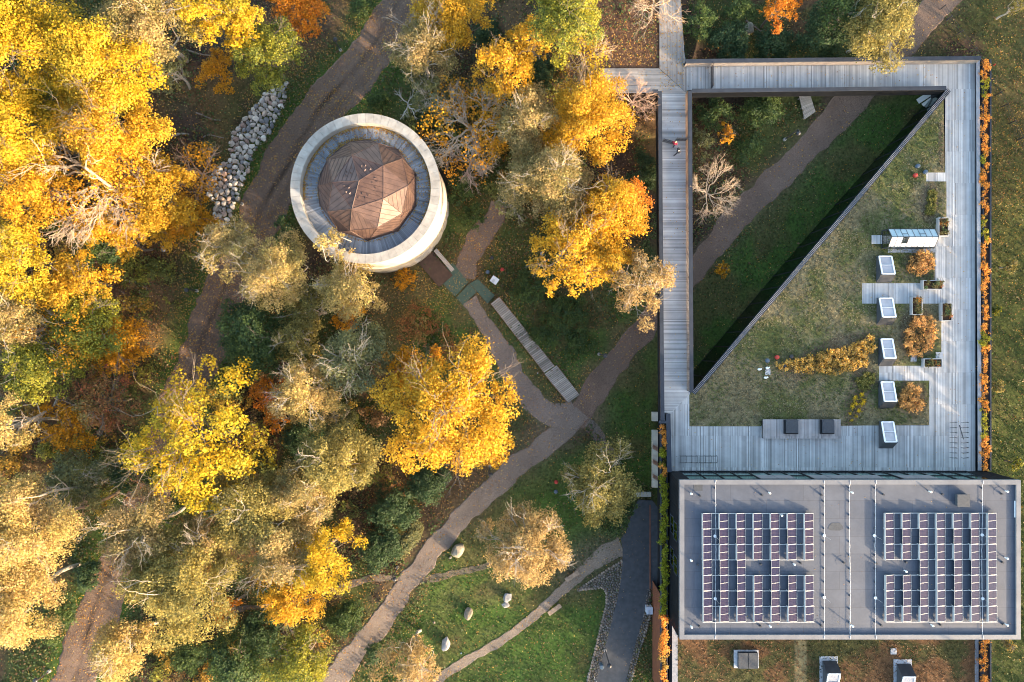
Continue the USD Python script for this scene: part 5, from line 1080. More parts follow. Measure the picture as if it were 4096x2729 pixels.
def bare_tree(label, dx, dy, rd, col=PALE, H=9.0, limbs=7, depth=4, leafsty=None, lcover=.2, cat="tree", name="bare_tree", dirs=None, base=None, thick=1.0):
    seedc[0] += 1; rng = np.random.default_rng(seedc[0]); g = G(dx, dy); zc = g[2] + H * .55; x, y, _ = P(dx, dy, zc); R = rd * KPX * (CAMZ - zc); z0 = float(Z(x, y))
    t = thing(name, label, cat); bx, by = (x, y) if base is None else P(*base, z0)[:2]; z0 = float(Z(bx, by)) if base else z0
    fork = np.array((x, y, z0 + H * .42)); tk = MB(); tk.tube(bend((bx, by, z0 - .2), fork, rng, 6, .03), np.linspace(.20, .13, 6) * thick * (H / 9), 7, np.array(col) * .9, caps=False); tk.build("trunk", M_bark, t)
    br = MB()
    for k in range(limbs):
        az = k * 2 * math.pi / limbs + rng.normal(0, .3) if dirs is None else math.radians(dirs[k % len(dirs)]) + rng.normal(0, .18)
        d_ = np.array((math.cos(az), math.sin(az), rng.uniform(.25, 1.0))); twigs(br, rng, fork, d_, R * .40 * rng.uniform(.8, 1.15), .095 * thick * (H / 9), depth, np.array(col) * rng.uniform(.85, 1.2), .42, .08, 3)
    br.build("branches", M_bark, t)
    if leafsty:
        A_, B_, size = STY[leafsty][:3]; lobes = [(x + R * .75 * math.sqrt(rng.random()) * math.cos(a), y + R * .75 * math.sqrt(rng.random()) * math.sin(a), z0 + H * rng.uniform(.45, .8), R * .35) for a in rng.uniform(0, 6.28, 12)]
        cr = MB(); leaves(cr, rng, lobes, size, lcover, A_, B_, per=5); cr.build("last_leaves", M_leaf, t)
    return t
def redtip(p, col):
    w = sm(*q_tip, p @ np.array([0.83, 0.55, 0.0]))[:, None]; return col * (1 - w) + np.array([0.55, 0.17, 0.015]) * (0.8 + .4 * np.random.default_rng(1).random((len(p), 1))) * w
# -- north west wood
T_ = tree
T_("tall bright yellow tree in the top left corner of the picture", 55, 95, 150, "yellow", 17)
T_("bright yellow tree right of the tall one at the top left corner", 225, 165, 128, "yellow", 16)
T_("dusty olive tree at the top edge between yellow trees", 335, 60, 118, "tanolive", 14)
T_("bright yellow tree cut by the top edge, above the leaf littered slope", 478, 40, 78, "yellow", 14)
T_("bright yellow tree reaching lowest from the top edge above the fallen logs", 553, 58, 70, "yellow", 13)
T_("olive green tree with yellow top right of the fallen logs", 610, 128, 82, "lime", 10)
T_("glowing orange tree at the top edge left of the lamp", 690, 18, 72, "orange", 8)
T_("small sage green tree with leaning pale trunk beside the fallen logs", 385, 165, 52, "sage", 8)
T_("thin leaved amber shrub over leaf litter above the stone bank", 500, 168, 58, "amber", 4, cat="shrub")
T_("yellow tree on the left edge below the tallest one", 40, 300, 118, "yellow", 15)
T_("olive yellow lower tree between the left edge and the bare limbs", 120, 250, 70, "lime", 11)
T_("orange yellow tree with bare white limbs above the long leaning trunk", 255, 300, 128, "gold", 15, bare=6)
bare_tree("big bare pale tree with long crooked limbs over the yellow wood at the left", 210, 395, 165, (0.50, 0.40, 0.29), 17, 9, 5, "bareamber", .22, base=(362, 512), thick=1.25)
T_("amber tree left of the long leaning trunk", 75, 430, 105, "gold", 13, bare=4)
T_("golden orange tree hiding the foot of the long leaning trunk", 370, 455, 95, "gold", 11, bare=3)
bare_tree("pinkish bare tree beside the stone bank", 455, 395, 80, (0.46, 0.29, 0.19), 9, 7, 4, "bareamber", .3)
T_("low amber bush at the lower end of the stone bank", 445, 505, 62, "amber", 5)
T_("small butter yellow sapling on the leaf litter", 383, 538, 42, "gold", 4)
T_("bright yellow tree on the left edge halfway down", 45, 600, 98, "yellow", 13, bare=3)
T_("orange yellow tree left of the fallen silver log", 178, 650, 84, "gold", 10)
T_("green tree in shade below the amber tree at left", 235, 575, 58, "green", 7)
T_("golden tree above the green one in the left wood", 245, 520, 66, "gold", 9)
T_("yellow tree with orange edge beside the leaf littered hollow", 300, 560, 44, "gold", 7)
T_("olive tree at left edge over a curved pale trunk", 30, 735, 80, "tanolive", 11, bare=5)
T_("yellow green tree above the reddish tree in the left wood", 195, 735, 88, "lime", 9)
T_("flat topped mustard tree left of the wood chip path", 268, 800, 78, "amber", 7)
bare_tree("grey bare tree with drooping twigs at the left edge", 130, 770, 105, (0.38, 0.31, 0.24), 11, 8, 4, "bareamber", .3)
T_("orange green tree under the grey bare tree at left", 90, 850, 88, "lime", 9)
T_("rusty red leaved tree in the shaded left wood", 240, 925, 82, "reddish", 8)
T_("amber low tree below the rusty red one", 160, 985, 66, "amber", 5)
T_("peach tan tree at the left edge, mid lower", 15, 985, 72, "tan", 13)
T_("sage green low tree beneath the two leaning trunks", 180, 1105, 80, "sage", 7)
T_("big tan tree at the lower left edge", 55, 1215, 138, "tan", 16, bare=4)
T_("pale yellow tan tree below the big tan one at the left edge", 45, 1370, 120, "tan", 15)
# -- trees in the middle and south west
T_("broad lime yellow maple with tufted leaves over the wood chip path", 455, 1010, 178, "maple", 15, bare=2)
T_("tan tree with dry brown top right below the lime yellow maple", 335, 1210, 100, "tanolive", 13, bare=2)
T_("olive yellow oak like tree above the lower wood chip path", 420, 1335, 125, "olive", 14)
T_("tan tree leaning over the lower end of the wood chip path", 285, 1485, 85, "tan", 12, squash=.75, ang=1.0)
T_("pinkish dry tree with few leaves amid the olive crowns", 490, 1255, 75, "birch", 12)
T_("olive crown between the lime maple and the yellow tree", 590, 1165, 105, "olive", 13)
T_("tan olive crown left above the bright yellow pair", 655, 1270, 92, "tanolive", 13)
T_("bright yellow tree leaning over the thin side trail", 738, 1285, 88, "yellow", 12)
T_("golden tree with orange edge crossing the thin side trail", 668, 1370, 78, "gold", 12)
T_("small orange tree beside the thin side trail", 520, 1408, 38, "orange", 8)
T_("lime green tree at the bottom edge below the golden one", 700, 1510, 82, "lime", 11)
T_("shadowy green tree at the bottom edge with a snapped dead trunk", 540, 1520, 80, "green", 9)
T_("yellow tan birch at the bottom edge right of the gravel path", 945, 1520, 82, "birch", 12)
T_("large golden maple beside the gravel junction", 1030, 940, 172, "goldmaple", 15, squash=.92, bare=5)
T_("golden lower crown at the right foot of the large maple", 1125, 1020, 62, "gold", 10)
T_("olive amber crown behind the top of the large golden maple", 955, 850, 70, "amber", 10)
T_("dusty tan tree left of the large golden maple", 705, 895, 86, "tan", 12, bare=3)
T_("grey green tree with bare silver limbs above the dusty tan one", 810, 825, 88, "sage", 13, bare=5)
T_("dull green tree right of the shaded hollow in the centre wood", 770, 960, 62, "sage", 8)
T_("olive tree below the dusty tan tree in the centre wood", 775, 1065, 98, "olive", 12)
T_("tan olive tree left of the dark green thicket", 690, 1140, 92, "tanolive", 12)
T_("amber tree glowing in the gap beside the lime yellow maple", 620, 905, 46, "orange", 7)
T_("deep orange small crown right of the lime maple", 640, 965, 32, "orange", 8)
T_("shaded olive tree right of the wood chip path above the maple", 585, 770, 88, "green", 9)
T_("olive tree in half shade below the tan crowns", 680, 780, 60, "olive", 9)
T_("sunlit tan crown standing on the wood chip path's bend", 540, 572, 72, "tan", 12)
T_("sunlit tan crown between the path's bend and the round tower", 640, 625, 96, "tan", 13)
T_("thin tan branch crown hanging over the tower rim", 775, 570, 42, "tan", 14.5, squash=1.1)
T_("sunlit tan tree touching the lower rim of the round tower", 805, 665, 76, "tan", 12.5, squash=1.15)
T_("grey olive lower tree below the sunlit tan crowns", 715, 715, 58, "olive", 9)
T_("orange shrub glowing below the tan tree at the tower", 800, 728, 42, "amber", 5)
# -- north of the tower and towards the walkway
T_("golden yellow tree at the top edge right of the upper path", 1035, 50, 98, "gold", 13)
T_("dusty olive tree with bare twigs right of the upper path", 975, 120, 88, "tanolive", 13, bare=6)
T_("dusty green lower crown above the round tower", 985, 215, 52, "sage", 10, bare=4)
bare_tree("white limbed bare shrub drooping above the round tower", 935, 235, 55, (0.42, 0.40, 0.37), 7, 5, 3)
T_("yellow tree between the dusty olive tree and the bare tree", 1155, 165, 78, "gold", 13, bare=3)
T_("lime yellow tree at the top edge left of the leafy terrace", 1300, 45, 102, "lime", 12)
T_("golden small tree below the lime yellow tree at the top", 1215, 95, 55, "gold", 10)
bare_tree("fine twigged pale tree with yellow remnants by the leafy terrace", 1345, 130, 72, (0.45, 0.34, 0.23), 6.5, 8, 4, "yellow", .35)
bare_tree("big pale bare tree with last orange leaves right of the round tower", 1085, 285, 118, (0.46, 0.38, 0.29), 14.5, 9, 5, "bareamber", .34)
bare_tree("grey pink bare tree crown just right of the tower rim", 1080, 365, 75, (0.40, 0.31, 0.26), 9, 8, 4, "bareamber", .2)
T_("dusty olive birch right of the big bare tree", 1200, 295, 82, "tanolive", 13)
T_("golden tree left of the pink bare bush and the walkway", 1345, 275, 112, "gold", 12)
bare_tree("pinkish brown bare bush beside the west walkway", 1460, 225, 72, (0.46, 0.31, 0.22), 6.5, 8, 5)
T_("tan olive tree above the largest golden tree", 1265, 420, 108, "tanolive", 13, bare=3)
T_("sage green narrow tree above the gravel path north of the turf mat", 1172, 470, 42, "sage", 9, bare=2)
q_tip = (18.6, 22.0)
T_("largest golden tree with orange red edge left of the west walkway", 1405, 480, 92, "gold", 13, tip=redtip)
T_("broad golden tree above the bushy slope right of the turf mat", 1310, 570, 118, "goldmaple", 13.5, bare=4)
T_("golden crown joining the broad tree and the tan tree by the walkway", 1395, 600, 66, "gold", 12)
T_("tan brown tree overhanging the west walkway", 1478, 655, 80, "birch", 12, squash=1.1)
# -- lawns
T_("olive tan tree beside the asphalt road's upper end", 1375, 1105, 92, "olive", 10, bare=5)
T_("round tan birch on the lawn above the timber benches", 1205, 1245, 110, "birch", 11.5)
T_("dark green low tree at the foot of the olive tan one by the asphalt", 1410, 1180, 55, "green", 5)
# -- north east corner
bare_tree("tawny bare tree hanging over the leafy terrace from the top edge", 1505, 5, 90, (0.46, 0.33, 0.22), 7, 9, 4, None)
T_("yellow green bush at the junction deck's right edge", 1605, 60, 52, "green", 3.6, cat="shrub")
T_("burnt orange tree at the top edge above the dark thicket", 1790, 12, 52, "orange", 8)
T_("olive yellow tree reaching over the north walkway", 2015, 60, 98, "olive", 10, bare=1)
T_("dull olive tree left of the one over the north walkway", 1935, 30, 60, "green", 9)
T_("small yellow tree in the top right corner", 2338, 12, 30, "olive", 5)
T_("dark green bush above the north walkway, left of three", 1680, 105, 58, "deep", 3.4, cat="shrub")
T_("dark green bush above the north walkway, middle of three", 1770, 105, 56, "deep", 3.2, cat="shrub")
T_("dark green bush above the north walkway, right of three", 1880, 85, 70, "deep", 4.4, cat="shrub")
T_("olive bush behind the dark bushes near the top edge", 1700, 25, 50, "green", 3.5, cat="shrub")
bare_tree("straw coloured bare tree in the court leaning over the west walkway", 1630, 440, 78, (0.50, 0.38, 0.26), 8.5, 8, 5, None, dirs=(-100, -60, -20, 60, 100, 150, 170, -40, -80), thick=.8)
T_("small orange sapling among green bushes in the court", 1670, 310, 20, "amber", 3.0, squash=1.3)
T_("small orange sapling alone on the court lawn", 1660, 620, 15, "amber", 2.6, squash=1.2)
for k, (dx, dy, lab, st) in enumerate(((2320, 612, "thin yellow sapling on the meadow level with the greenhouse", "olive"), (2285, 715, "faint yellow green sapling on the meadow near the trough", "lime"), (2287, 888, "thin yellow sapling on the meadow level with the lower orange bed", "olive"), (2332, 1066, "thin yellow sapling on the meadow above the hall's corner", "lime"), (2314, 1478, "small tan sapling on the meadow below the hall's corner", "tan"))):
    T_(lab, dx, dy, 13 if k != 1 else 9, st, 2.6, name="sapling")
# -- shrubs
def sh(label, dx, dy, rd, st="green", h=2.4, squash=1.0, ang=0.0): return T_(label, dx, dy, rd, st, h, squash, ang, cat="shrub")
sh("long dark green thicket left of the gravel path, upper end", 985, 1105, 62, "deep", 3.2); sh("dark green thicket left of the gravel path, middle", 905, 1165, 66, "deep", 3.2); sh("dark green thicket left of the gravel path, lower end", 880, 1255, 62, "deep", 3.0, .8, .9)
sh("silvery green hedge strip along the gravel path", 940, 1235, 62, "sage", 1.7, .30, .95)
sh("brownish dry bush inside the dark green thicket", 900, 1120, 36, "reddish", 3.0)
sh("dark green bush strip along the west walkway, upper part", 1478, 395, 50, "deep", 3.2, 1.4, 0); sh("dark green bush strip along the west walkway, lower part", 1492, 520, 34, "deep", 3.0, 2.4, 0)
sh("green bush in the court below the north walkway", 1640, 260, 50, "green", 2.0); sh("green bush in the court left of the plank ramp", 1750, 255, 62, "green", 2.2, .8); sh("bright green bush in the court above its path", 1720, 345, 46, "green", 2.2, .7, .8); sh("grey green bush in the court left of the orange sapling", 1615, 330, 30, "sage", 2.0, 1.5)
sh("green bush on the slope right of the turf mat", 1215, 665, 52, "green", 1.8); sh("green bush below the broad golden tree", 1300, 720, 62, "green", 1.5); sh("green bush on the slope above the boardwalk ramp", 1330, 790, 44, "green", 1.4); sh("green bush right beside the long boardwalk", 1240, 770, 40, "green", 1.4, .7, -.8)
sh("ochre shrub under the round tower's lit wall", 930, 640, 36, "amber", 1.2); sh("green brown shrub patch left of the gravel path in the centre", 960, 745, 62, "reddish", 1.5); sh("brown bush beside the bend of the central gravel path", 1040, 800, 52, "reddish", 2.0)
sh("green shrub in the shade below the round tower", 650, 520, 26, "deep", 1.8, 1.4); sh("green shrub beside the tower's right wall", 1055, 430, 44, "green", 1.4, 1.3); sh("green shrub between the tower and the gravel path", 1085, 500, 36, "green", 1.2)
sh("dark shrubs above the round tower's top rim", 1000, 262, 46, "deep", 2.2); sh("dark green bush below the golden yellow tree at the top", 1120, 90, 46, "deep", 2.5); sh("dark green bush between lime and golden trees at the top", 1250, 170, 48, "deep", 3.0)
sh("green bush in the left wood above the stone bank", 480, 340, 18, "sage", 1.4); sh("deep green bush left of the lower wood chip path", 205, 1320, 46, "deep", 1.8, .7, 1.1); sh("green bush at the bottom left corner", 130, 1420, 62, "green", 1.6, .7, 1.1); sh("deep green bush in the centre wood hollow", 700, 1010, 62, "deep", 3.0); sh("deep green bush below the bright yellow trees", 800, 1420, 56, "green", 1.8, .7, .9); sh("dark bush right of the yellow tan birch at the bottom", 860, 1500, 30, "deep", 2.2)
sh("dark green bush at the bottom edge in the shaded wood", 600, 1455, 60, "deep", 2.6); sh("green bush at the bottom edge right of the tan leaning tree", 430, 1510, 56, "green", 2.0); sh("green bush at the top edge left of the upper path", 830, 20, 44, "green", 1.8, .6, .7); sh("dark shade bush beside the upper wood chip path's right edge", 870, 235, 40, "green", 1.5, .7, .8)
sh("dark green bush right of the lime maple in the shade", 560, 860, 48, "deep", 2.4); sh("dark green bush left of the lime maple's trunk", 285, 1090, 44, "deep", 2.4); sh("shaded green bush among the left trees", 350, 1090, 40, "green", 2.4)
# -- fallen logs and dead wood
def log(label, a, b, r, col, twig=0):
    seedc[0] += 1; rng = np.random.default_rng(seedc[0]); a, b = np.array(G(*a)), np.array(G(*b)); a[2] += r * .7; b[2] += r * .7
    t = thing("fallen_log", label, "log"); mid = bend(a, b, rng, 6, .05); mid[:, 2] = Z(mid[:, 0], mid[:, 1]) + r * .8
    MB().tube(mid, np.linspace(r, r * .6, 6), 7, col).build("trunk", M_bark, t)
    if twig:
        br = MB()
        for k in range(twig): twigs(br, rng, mid[rng.integers(2, 6)], (b - a) / np.linalg.norm(b - a) + rng.normal(size=3) * .5 + (0, 0, .1), np.linalg.norm(b - a) * .3, r * .35, 2, col, .5, 0, 2)
        br.build("branches", M_bark, t)
log("silver fallen log with broken branches on the leaf litter", q21(1005, 970), q21(1300, 1035), .16, (0.42, 0.36, 0.30), 4)
log("long grey fallen branch below the silver log", q21(990, 1345), q21(1380, 1210), .13, (0.26, 0.22, 0.19), 3)
log("brown fallen trunk under the trees at the top left", q11(1560, 410), q11(1760, 800), .2, (0.22, 0.16, 0.12)); log("thin fallen trunk crossing the brown one at the top left", q11(1690, 460), q11(1935, 515), .12, (0.26, 0.19, 0.14), 2); log("thin dark log above the stone bank", q11(1805, 1040), q11(2030, 1110), .11, (0.19, 0.16, 0.14)); log("grey log end left of the stone bank", q11(1590, 1255), q11(1740, 1240), .17, (0.27, 0.24, 0.21)); log("straight grey stick left of the stone bank", q11(1870, 1265), q11(2060, 1272), .08, (0.24, 0.20, 0.18))
log("dead brown trunk with twigs at the bottom edge", q41(2330, 1200), q41(2190, 1500), .18, (0.25, 0.15, 0.10), 4); log("pile of dry brushwood beside the boulder on the hilltop", q13(2150, 190), q13(2280, 290), .1, (0.23, 0.18, 0.15), 5)
def leaning_trunk(label, foot, top, H, r, col):
    seedc[0] += 1; rng = np.random.default_rng(seedc[0]); a = np.array(G(*foot)); b = np.array(P(*top, a[2] + H)); t = thing("leaning_trunk", label, "trunk")
    pts = bend(a - (0, 0, .2), b, rng, 8, .04); MB().tube(pts, np.linspace(r, r * .55, 8), 8, col).build("trunk", M_bark, t)
    br = MB()
    for k in range(5): twigs(br, rng, pts[4 + k % 4], (b - a) / np.linalg.norm(b - a) + rng.normal(size=3) * .5, 1.8, r * .3, 3, np.array(col) * 1.1, .5, .1, 2)
    br.build("branches", M_bark, t)
leaning_trunk("crooked pale trunk leaning out under the lime yellow maple", (258, 1098), (92, 1140), 13, .20, (0.36, 0.30, 0.24)); leaning_trunk("straight brown trunk leaning left below the crooked pale one", (274, 1125), (150, 1190), 10, .22, (0.30, 0.19, 0.12))
leaning_trunk("curved pale trunk rising at the left edge above the tan trees", (132, 905), (45, 985), 9, .18, (0.36, 0.29, 0.23)); leaning_trunk("thick bark trunk leaning from the amber trees toward the upper left", (362, 505), (195, 385), 14, .27, (0.44, 0.34, 0.24))

# -- planting on the roof
def tuft_class(name, A_, B_, R, H, size, cover, seed):
    path = f"/World/_class_{name}"; stage.CreateClassPrim(path); rng = np.random.default_rng(seed)
    mb = MB(); lobes = [(R * .5 * math.cos(a) * f, R * .5 * math.sin(a) * f, H * h, R * .55) for a, f, h in ((0, 0, .75), (.6, 1, .55), (1.9, 1, .62), (3.1, 1, .5), (4.4, 1, .6), (5.5, 1, .52))]
    leaves(mb, rng, lobes, size, cover, A_, B_, per=6, up_bias=.4); v, f = np.vstack(mb.v), np.vstack(mb.f)
    m = usdkit.mesh(stage, path + "/foliage", (v, f), M_leaf); UsdGeom.PrimvarsAPI(m).CreatePrimvar("vc", Sdf.ValueTypeNames.Color3fArray, "vertex").Set(Vt.Vec3fArray.FromNumpy(np.vstack(mb.c).astype(np.float32)))
    return path
ORA = ((0.82, 0.44, 0.12), (0.72, 0.40, 0.14)); OCH = ((0.80, 0.48, 0.08), (0.66, 0.42, 0.13))
TONE = (1.05, .8, .55, .95)
cl_o = [tuft_class(f"orange_tuft_{k}", np.array(ORA[0]) * TONE[k], np.array(ORA[1]) * TONE[k], .30 + .05 * (k % 2), .45 + .07 * k, .15, 1.1, 900 + k) for k in range(4)]
cl_y = [tuft_class(f"ochre_tuft_{k}", np.array(OCH[0]) * TONE[k], np.array(OCH[1]) * TONE[k], .30 + .05 * (k % 2), .45 + .07 * k, .15, 1.1, 910 + k) for k in range(4)]
cl_g = [tuft_class("green_yellow_tuft", (0.30, 0.26, 0.05), (0.16, 0.16, 0.05), .17, .3, .12, 1.4, 920)]; cl_b = [tuft_class("bright_yellow_tuft", (0.66, 0.40, 0.01), (0.40, 0.32, 0.02), .32, .55, .17, 1.8, 921)]
def bed_of(cls, polyd, label, group, spacing, seed, jit=1.0, name="ornamental_grass", cat="grass tuft", limit=90):
    poly = Polygon([p2(*p) for p in polyd]); r = np.random.default_rng(seed); n = 0
    for x, y, rad in pack(poly, spacing * .46, spacing * .54, limit, seed, k=.9):
        copy_of(cls[r.integers(len(cls))], name, (x, y, DZ - .02), r.uniform(0, 6.28), r.uniform(.65, 1.4), label, cat, group)
bed_of(cl_o, [q24(*p) for p in [(1300, 780), (1400, 760), (1480, 790), (1500, 880), (1440, 950), (1330, 950), (1265, 900)]], "orange ornamental grass tuft in the bed below the greenhouse", "orange grass tufts in the bed below the greenhouse", .42, 1, limit=52)
bed_of(cl_o, [q24(*p) for p in [(1330, 1360), (1480, 1340), (1510, 1420), (1490, 1640), (1380, 1720), (1260, 1680), (1250, 1480)]], "orange ornamental grass tuft in the tall bed between the jetties", "orange grass tufts in the bed between the jetties", .43, 2, limit=80)
bed_of(cl_o, [q34(*p) for p in [(1300, 400), (1360, 440), (1430, 540), (1410, 620), (1300, 635), (1200, 590), (1220, 440)]], "orange ornamental grass tuft in the bed beside the lowest jetty rooflight", "orange grass tufts in the bed at the lowest jetty", .42, 3, limit=56)
bed_of(cl_y, [q34(*p) for p in [(40, 220), (180, 190), (360, 150), (560, 100), (760, 40), (900, -20), (975, -45), (960, 60), (880, 200), (740, 260), (560, 300), (400, 285), (240, 270), (90, 245)]], "ochre orange grass tuft in the long curved bed on the planted roof", "ochre grass tufts in the long curved bed", .44, 4, limit=150)
bed_of(cl_g, [q34(*p) for p in [(800, 350), (900, 290), (970, 300), (960, 380), (900, 470), (830, 440)]], "small olive tuft in the triangular patch above the yellow shrubs on the planted roof", "small olive tufts on the planted roof", .27, 5, name="low_tuft", limit=60)
bed_of(cl_g, [q24(*p) for p in [(1475, 185), (1540, 190), (1510, 405), (1445, 400)]], "small olive yellow tuft in the narrow double row by the north east deck", "small tufts in the narrow double row", .22, 6, name="low_tuft", limit=48)
for k, (x, y) in enumerate([(850, 495), (792, 518), (865, 545), (780, 570), (845, 580), (765, 605), (825, 635), (745, 665), (800, 690), (760, 730)]):
    xx, yy, zz = P(*q34(x, y), DZ); copy_of(cl_b[0], "yellow_shrub", (xx, yy, DZ), k * 1.3, .95 if k < 7 else .6, ["topmost left", "topmost middle", "topmost right", "upper left", "upper right", "left middle", "right middle", "lower left", "lower right", "lowest"][k] + " of the bright yellow shrubs above the raised timber platform", "shrub", "bright yellow shrubs above the raised platform")
def strip(label, xa, xb, ya, yb, A_, B_, h, seed, name="trough_planting", cover=2.0, wild=1.0):
    rng = np.random.default_rng(seed); t = thing(name, label, "plants"); x0, y0, x1, y1 = rect(xa, ya, xb, yb, DZ + .5).bounds; L_ = y1 - y0; lobes = []
    wild *= .85
    for s_ in np.arange(y0, y1, .2):
        if meshkit.noise(np.array([s_ / 1.1, seed, 0.5])) > .26: lobes.append((np.clip(rng.normal((x0 + x1) / 2, .2), x0, x1), s_ + rng.normal(0, .1), DZ + h * rng.uniform(.3, 1.0), rng.uniform(.14, .42) * wild))
    mb = MB(); leaves(mb, rng, lobes, .15, cover, A_, B_, per=6); mb.build("foliage", M_leaf, t)
    st_ = MB()
    for s_ in np.arange(y0, y1, .3): st_.tube([((x0 + x1) / 2, s_, DZ), ((x0 + x1) / 2 + rng.normal(0, .1), s_ + rng.normal(0, .1), DZ + h * .8)], .015, 3, (0.2, .13, .07))
    st_.build("stems", M_bark, t, kind="stuff")
OO = ((0.84, 0.37, 0.05), (0.74, 0.33, 0.07)); GG = ((0.36, 0.34, 0.03), (0.48, 0.40, 0.03)); YG = ((0.36, 0.34, 0.02), (0.25, 0.28, 0.02))
for k, (ya, yb, c, lab) in enumerate(((139, 184, OO, "orange planting at the north end of the east trough"), (184, 218, GG, "yellow green planting gap near the north end of the east trough"), (218, 356, OO, "long orange planting in the upper east trough"), (356, 376, GG, "short green planting in the east trough level with the court tip"), (376, 498, OO, "orange planting in the east trough above the greenhouse level"), (498, 552, GG, "yellow green planting in the east trough level with the greenhouse"), (552, 766, OO, "longest orange planting in the east trough"), (766, 794, GG, "short yellow green planting in the east trough at the lower jetty"), (794, 942, OO, "orange planting in the lower east trough"), (942, 1004, GG, "yellow green planting in the lower east trough"), (1004, 1078, OO, "orange planting at the trough end beside the hall"), (1470, 1640, OO, "orange planting in the east trough below the hall"))):
    strip(lab, 2254, 2270, ya, yb, *c, .75, 300 + k)
for k, (ya, yb, c, lab) in enumerate(((976, 1028, OO, "bushy orange planting at the upper end of the west trough"), (1028, 1072, YG, "low yellow green planting in the west trough"), (1072, 1092, OO, "short orange planting in the west trough at the hall corner"), (1092, 1412, YG, "long yellow green planting in the west trough along the hall"), (1412, 1500, OO, "orange planting in the west trough at the hall's lower corner"), (1500, 1540, ((.5, .3, .06), (.4, .26, .06)), "tan orange planting near the bottom of the west trough"), (1540, 1640, OO, "orange planting at the bottom end of the west trough"))):
    strip(lab, 1519.5, 1531, ya, yb, *c, .8 if k not in (1,) else .45, 330 + k, wild=1.15)
for k, (x0, x1, y0, y1, z0, lab) in enumerate(PLANTER_SOIL):
    rng = np.random.default_rng(400 + k); t = thing("planter_plants", "autumn plants in " + lab.replace("grey timber ", "").replace("north of the greenhouse's right end", "by the greenhouse"), "plants"); lobes = [(rng.uniform(x0 + .12, x1 - .12), rng.uniform(y0 + .12, y1 - .12), z0 + rng.uniform(.1, .35), rng.uniform(.16, .28)) for _ in range(14)]
    mb = MB(); leaves(mb, rng, lobes[:9], .13, 1.6, (0.22, 0.15, 0.05), (0.10, 0.12, 0.04), per=5); leaves(mb, rng, lobes[9:12], .12, 1.5, (0.10, 0.17, 0.06), (0.16, 0.2, 0.08), per=5); leaves(mb, rng, lobes[12:], .12, 1.2, (0.6, 0.14, 0.02), (0.5, 0.25, 0.03), per=5); mb.build("foliage", M_leaf, t)

# -- ground cover, fallen leaves, grass (nobody could count them)
def scatter(name, label, cat, dens, size, cols, n, seed, up=0.02, tilt=.35, tall=0.0):
    rng = np.random.default_rng(seed); m = 0; out = []
    x = rng.uniform(-70, 70, n * 6); y = rng.uniform(-48, 48, n * 6); z = Z(x, y); dx, dy = D_of(x, y, z)
    okb = ~shapely.contains_xy(FOOT, x, y); pr = dens(dx, dy, x, y) * okb; k = rng.random(len(x)) < pr; x, y, z = x[k][:n], y[k][:n], z[k][:n]
    p = np.c_[x, y, z + up + rng.random(len(x)) * tall]; dn = rng.normal(size=p.shape) * tilt + (0, 0, 1); dn /= np.linalg.norm(dn, axis=1, keepdims=True)
    t = np.cross(dn, rng.normal(size=dn.shape)); t /= np.linalg.norm(t, axis=1, keepdims=True); b = np.cross(dn, t); s = size * rng.uniform(.6, 1.5, len(p))[:, None]
    V = np.stack([p - t * s * .5, p - b * s * .36, p + t * s * .5, p + b * s * .36], 1); cols = np.array(cols); c = cols[rng.integers(len(cols), size=len(p))] * rng.uniform(.7, 1.3, (len(p), 1))
    mb = MB().add(V.reshape(-1, 3), np.arange(len(p))[:, None] * 4 + np.array([[0, 1, 2, 3]]), np.repeat(c, 4, 0)); mb.build(name, M_leaf, kind="stuff", label=label, cat=cat)
FOOT = shapely.union_all([body, rect(1510, 205, 1592, 980), rect(1515, 130, 2275, 212), rect(1378, 150, 1580, 214), rect(1512, -60, 1574, 210), sbox(hx0 - .5, hy0, hx1, hy1), shapely.Point(tx, ty).buffer(8.8)])
roadP = Polygon([G(*p)[:2] for p in road]).buffer(.2)
pathL = [(LineString([G(*p)[:2] for p in pts]), w) for pts, w in ((PATH_A, 2.8), (PATH_C, 1.7), (PATH_D, 1.35), (PATH_B, 1.1), (PATH_B2, 1.4), (PATH_F, .6))]
pathU = shapely.union_all([l.buffer(w) for l, w in pathL] + [roadP, rip, Polygon([G(*q22(*p))[:2] for p in [(1640, 965), (1810, 850), (2195, 1150), (2130, 1228), (1902, 1240)]])])
lawnU = shapely.union_all([Polygon(p) for p in ([(1350, 960), (1400, 880), (1520, 735), (1520, 1140), (1420, 1060)], [(930, 1568), (1010, 1250), (1300, 990), (1420, 1100), (1440, 1240), (1400, 1568)], [(1585, 910), (1585, 690), (1980, 225), (2180, 205)], [(2260, -50), (2460, -50), (2460, 1650), (2260, 1650)], [(2050, -50), (2270, -50), (2270, 140), (2160, 140)])])
def d_cover(dx, dy, x, y):
    onp = shapely.contains_xy(pathU, x, y); onl = shapely.contains_xy(lawnU, dx, dy); n = meshkit.fbm(np.c_[x / 4, y / 4, x * 0], 3, 9)
    hol = np.exp(-(((dx - 430) / 110) ** 2 + ((dy - 650) / 200) ** 2)) + np.exp(-(((dx - 660) / 110) ** 2 + ((dy - 90) / 80) ** 2)) + np.exp(-(((dx - 1440) / 80) ** 2 + ((dy - 110) / 80) ** 2))
    return np.where(onp, 0, np.where(onl, .03, sm(.42, .58, n) * .9 + .06)) * np.clip(1 - .85 * hol, 0, 1)
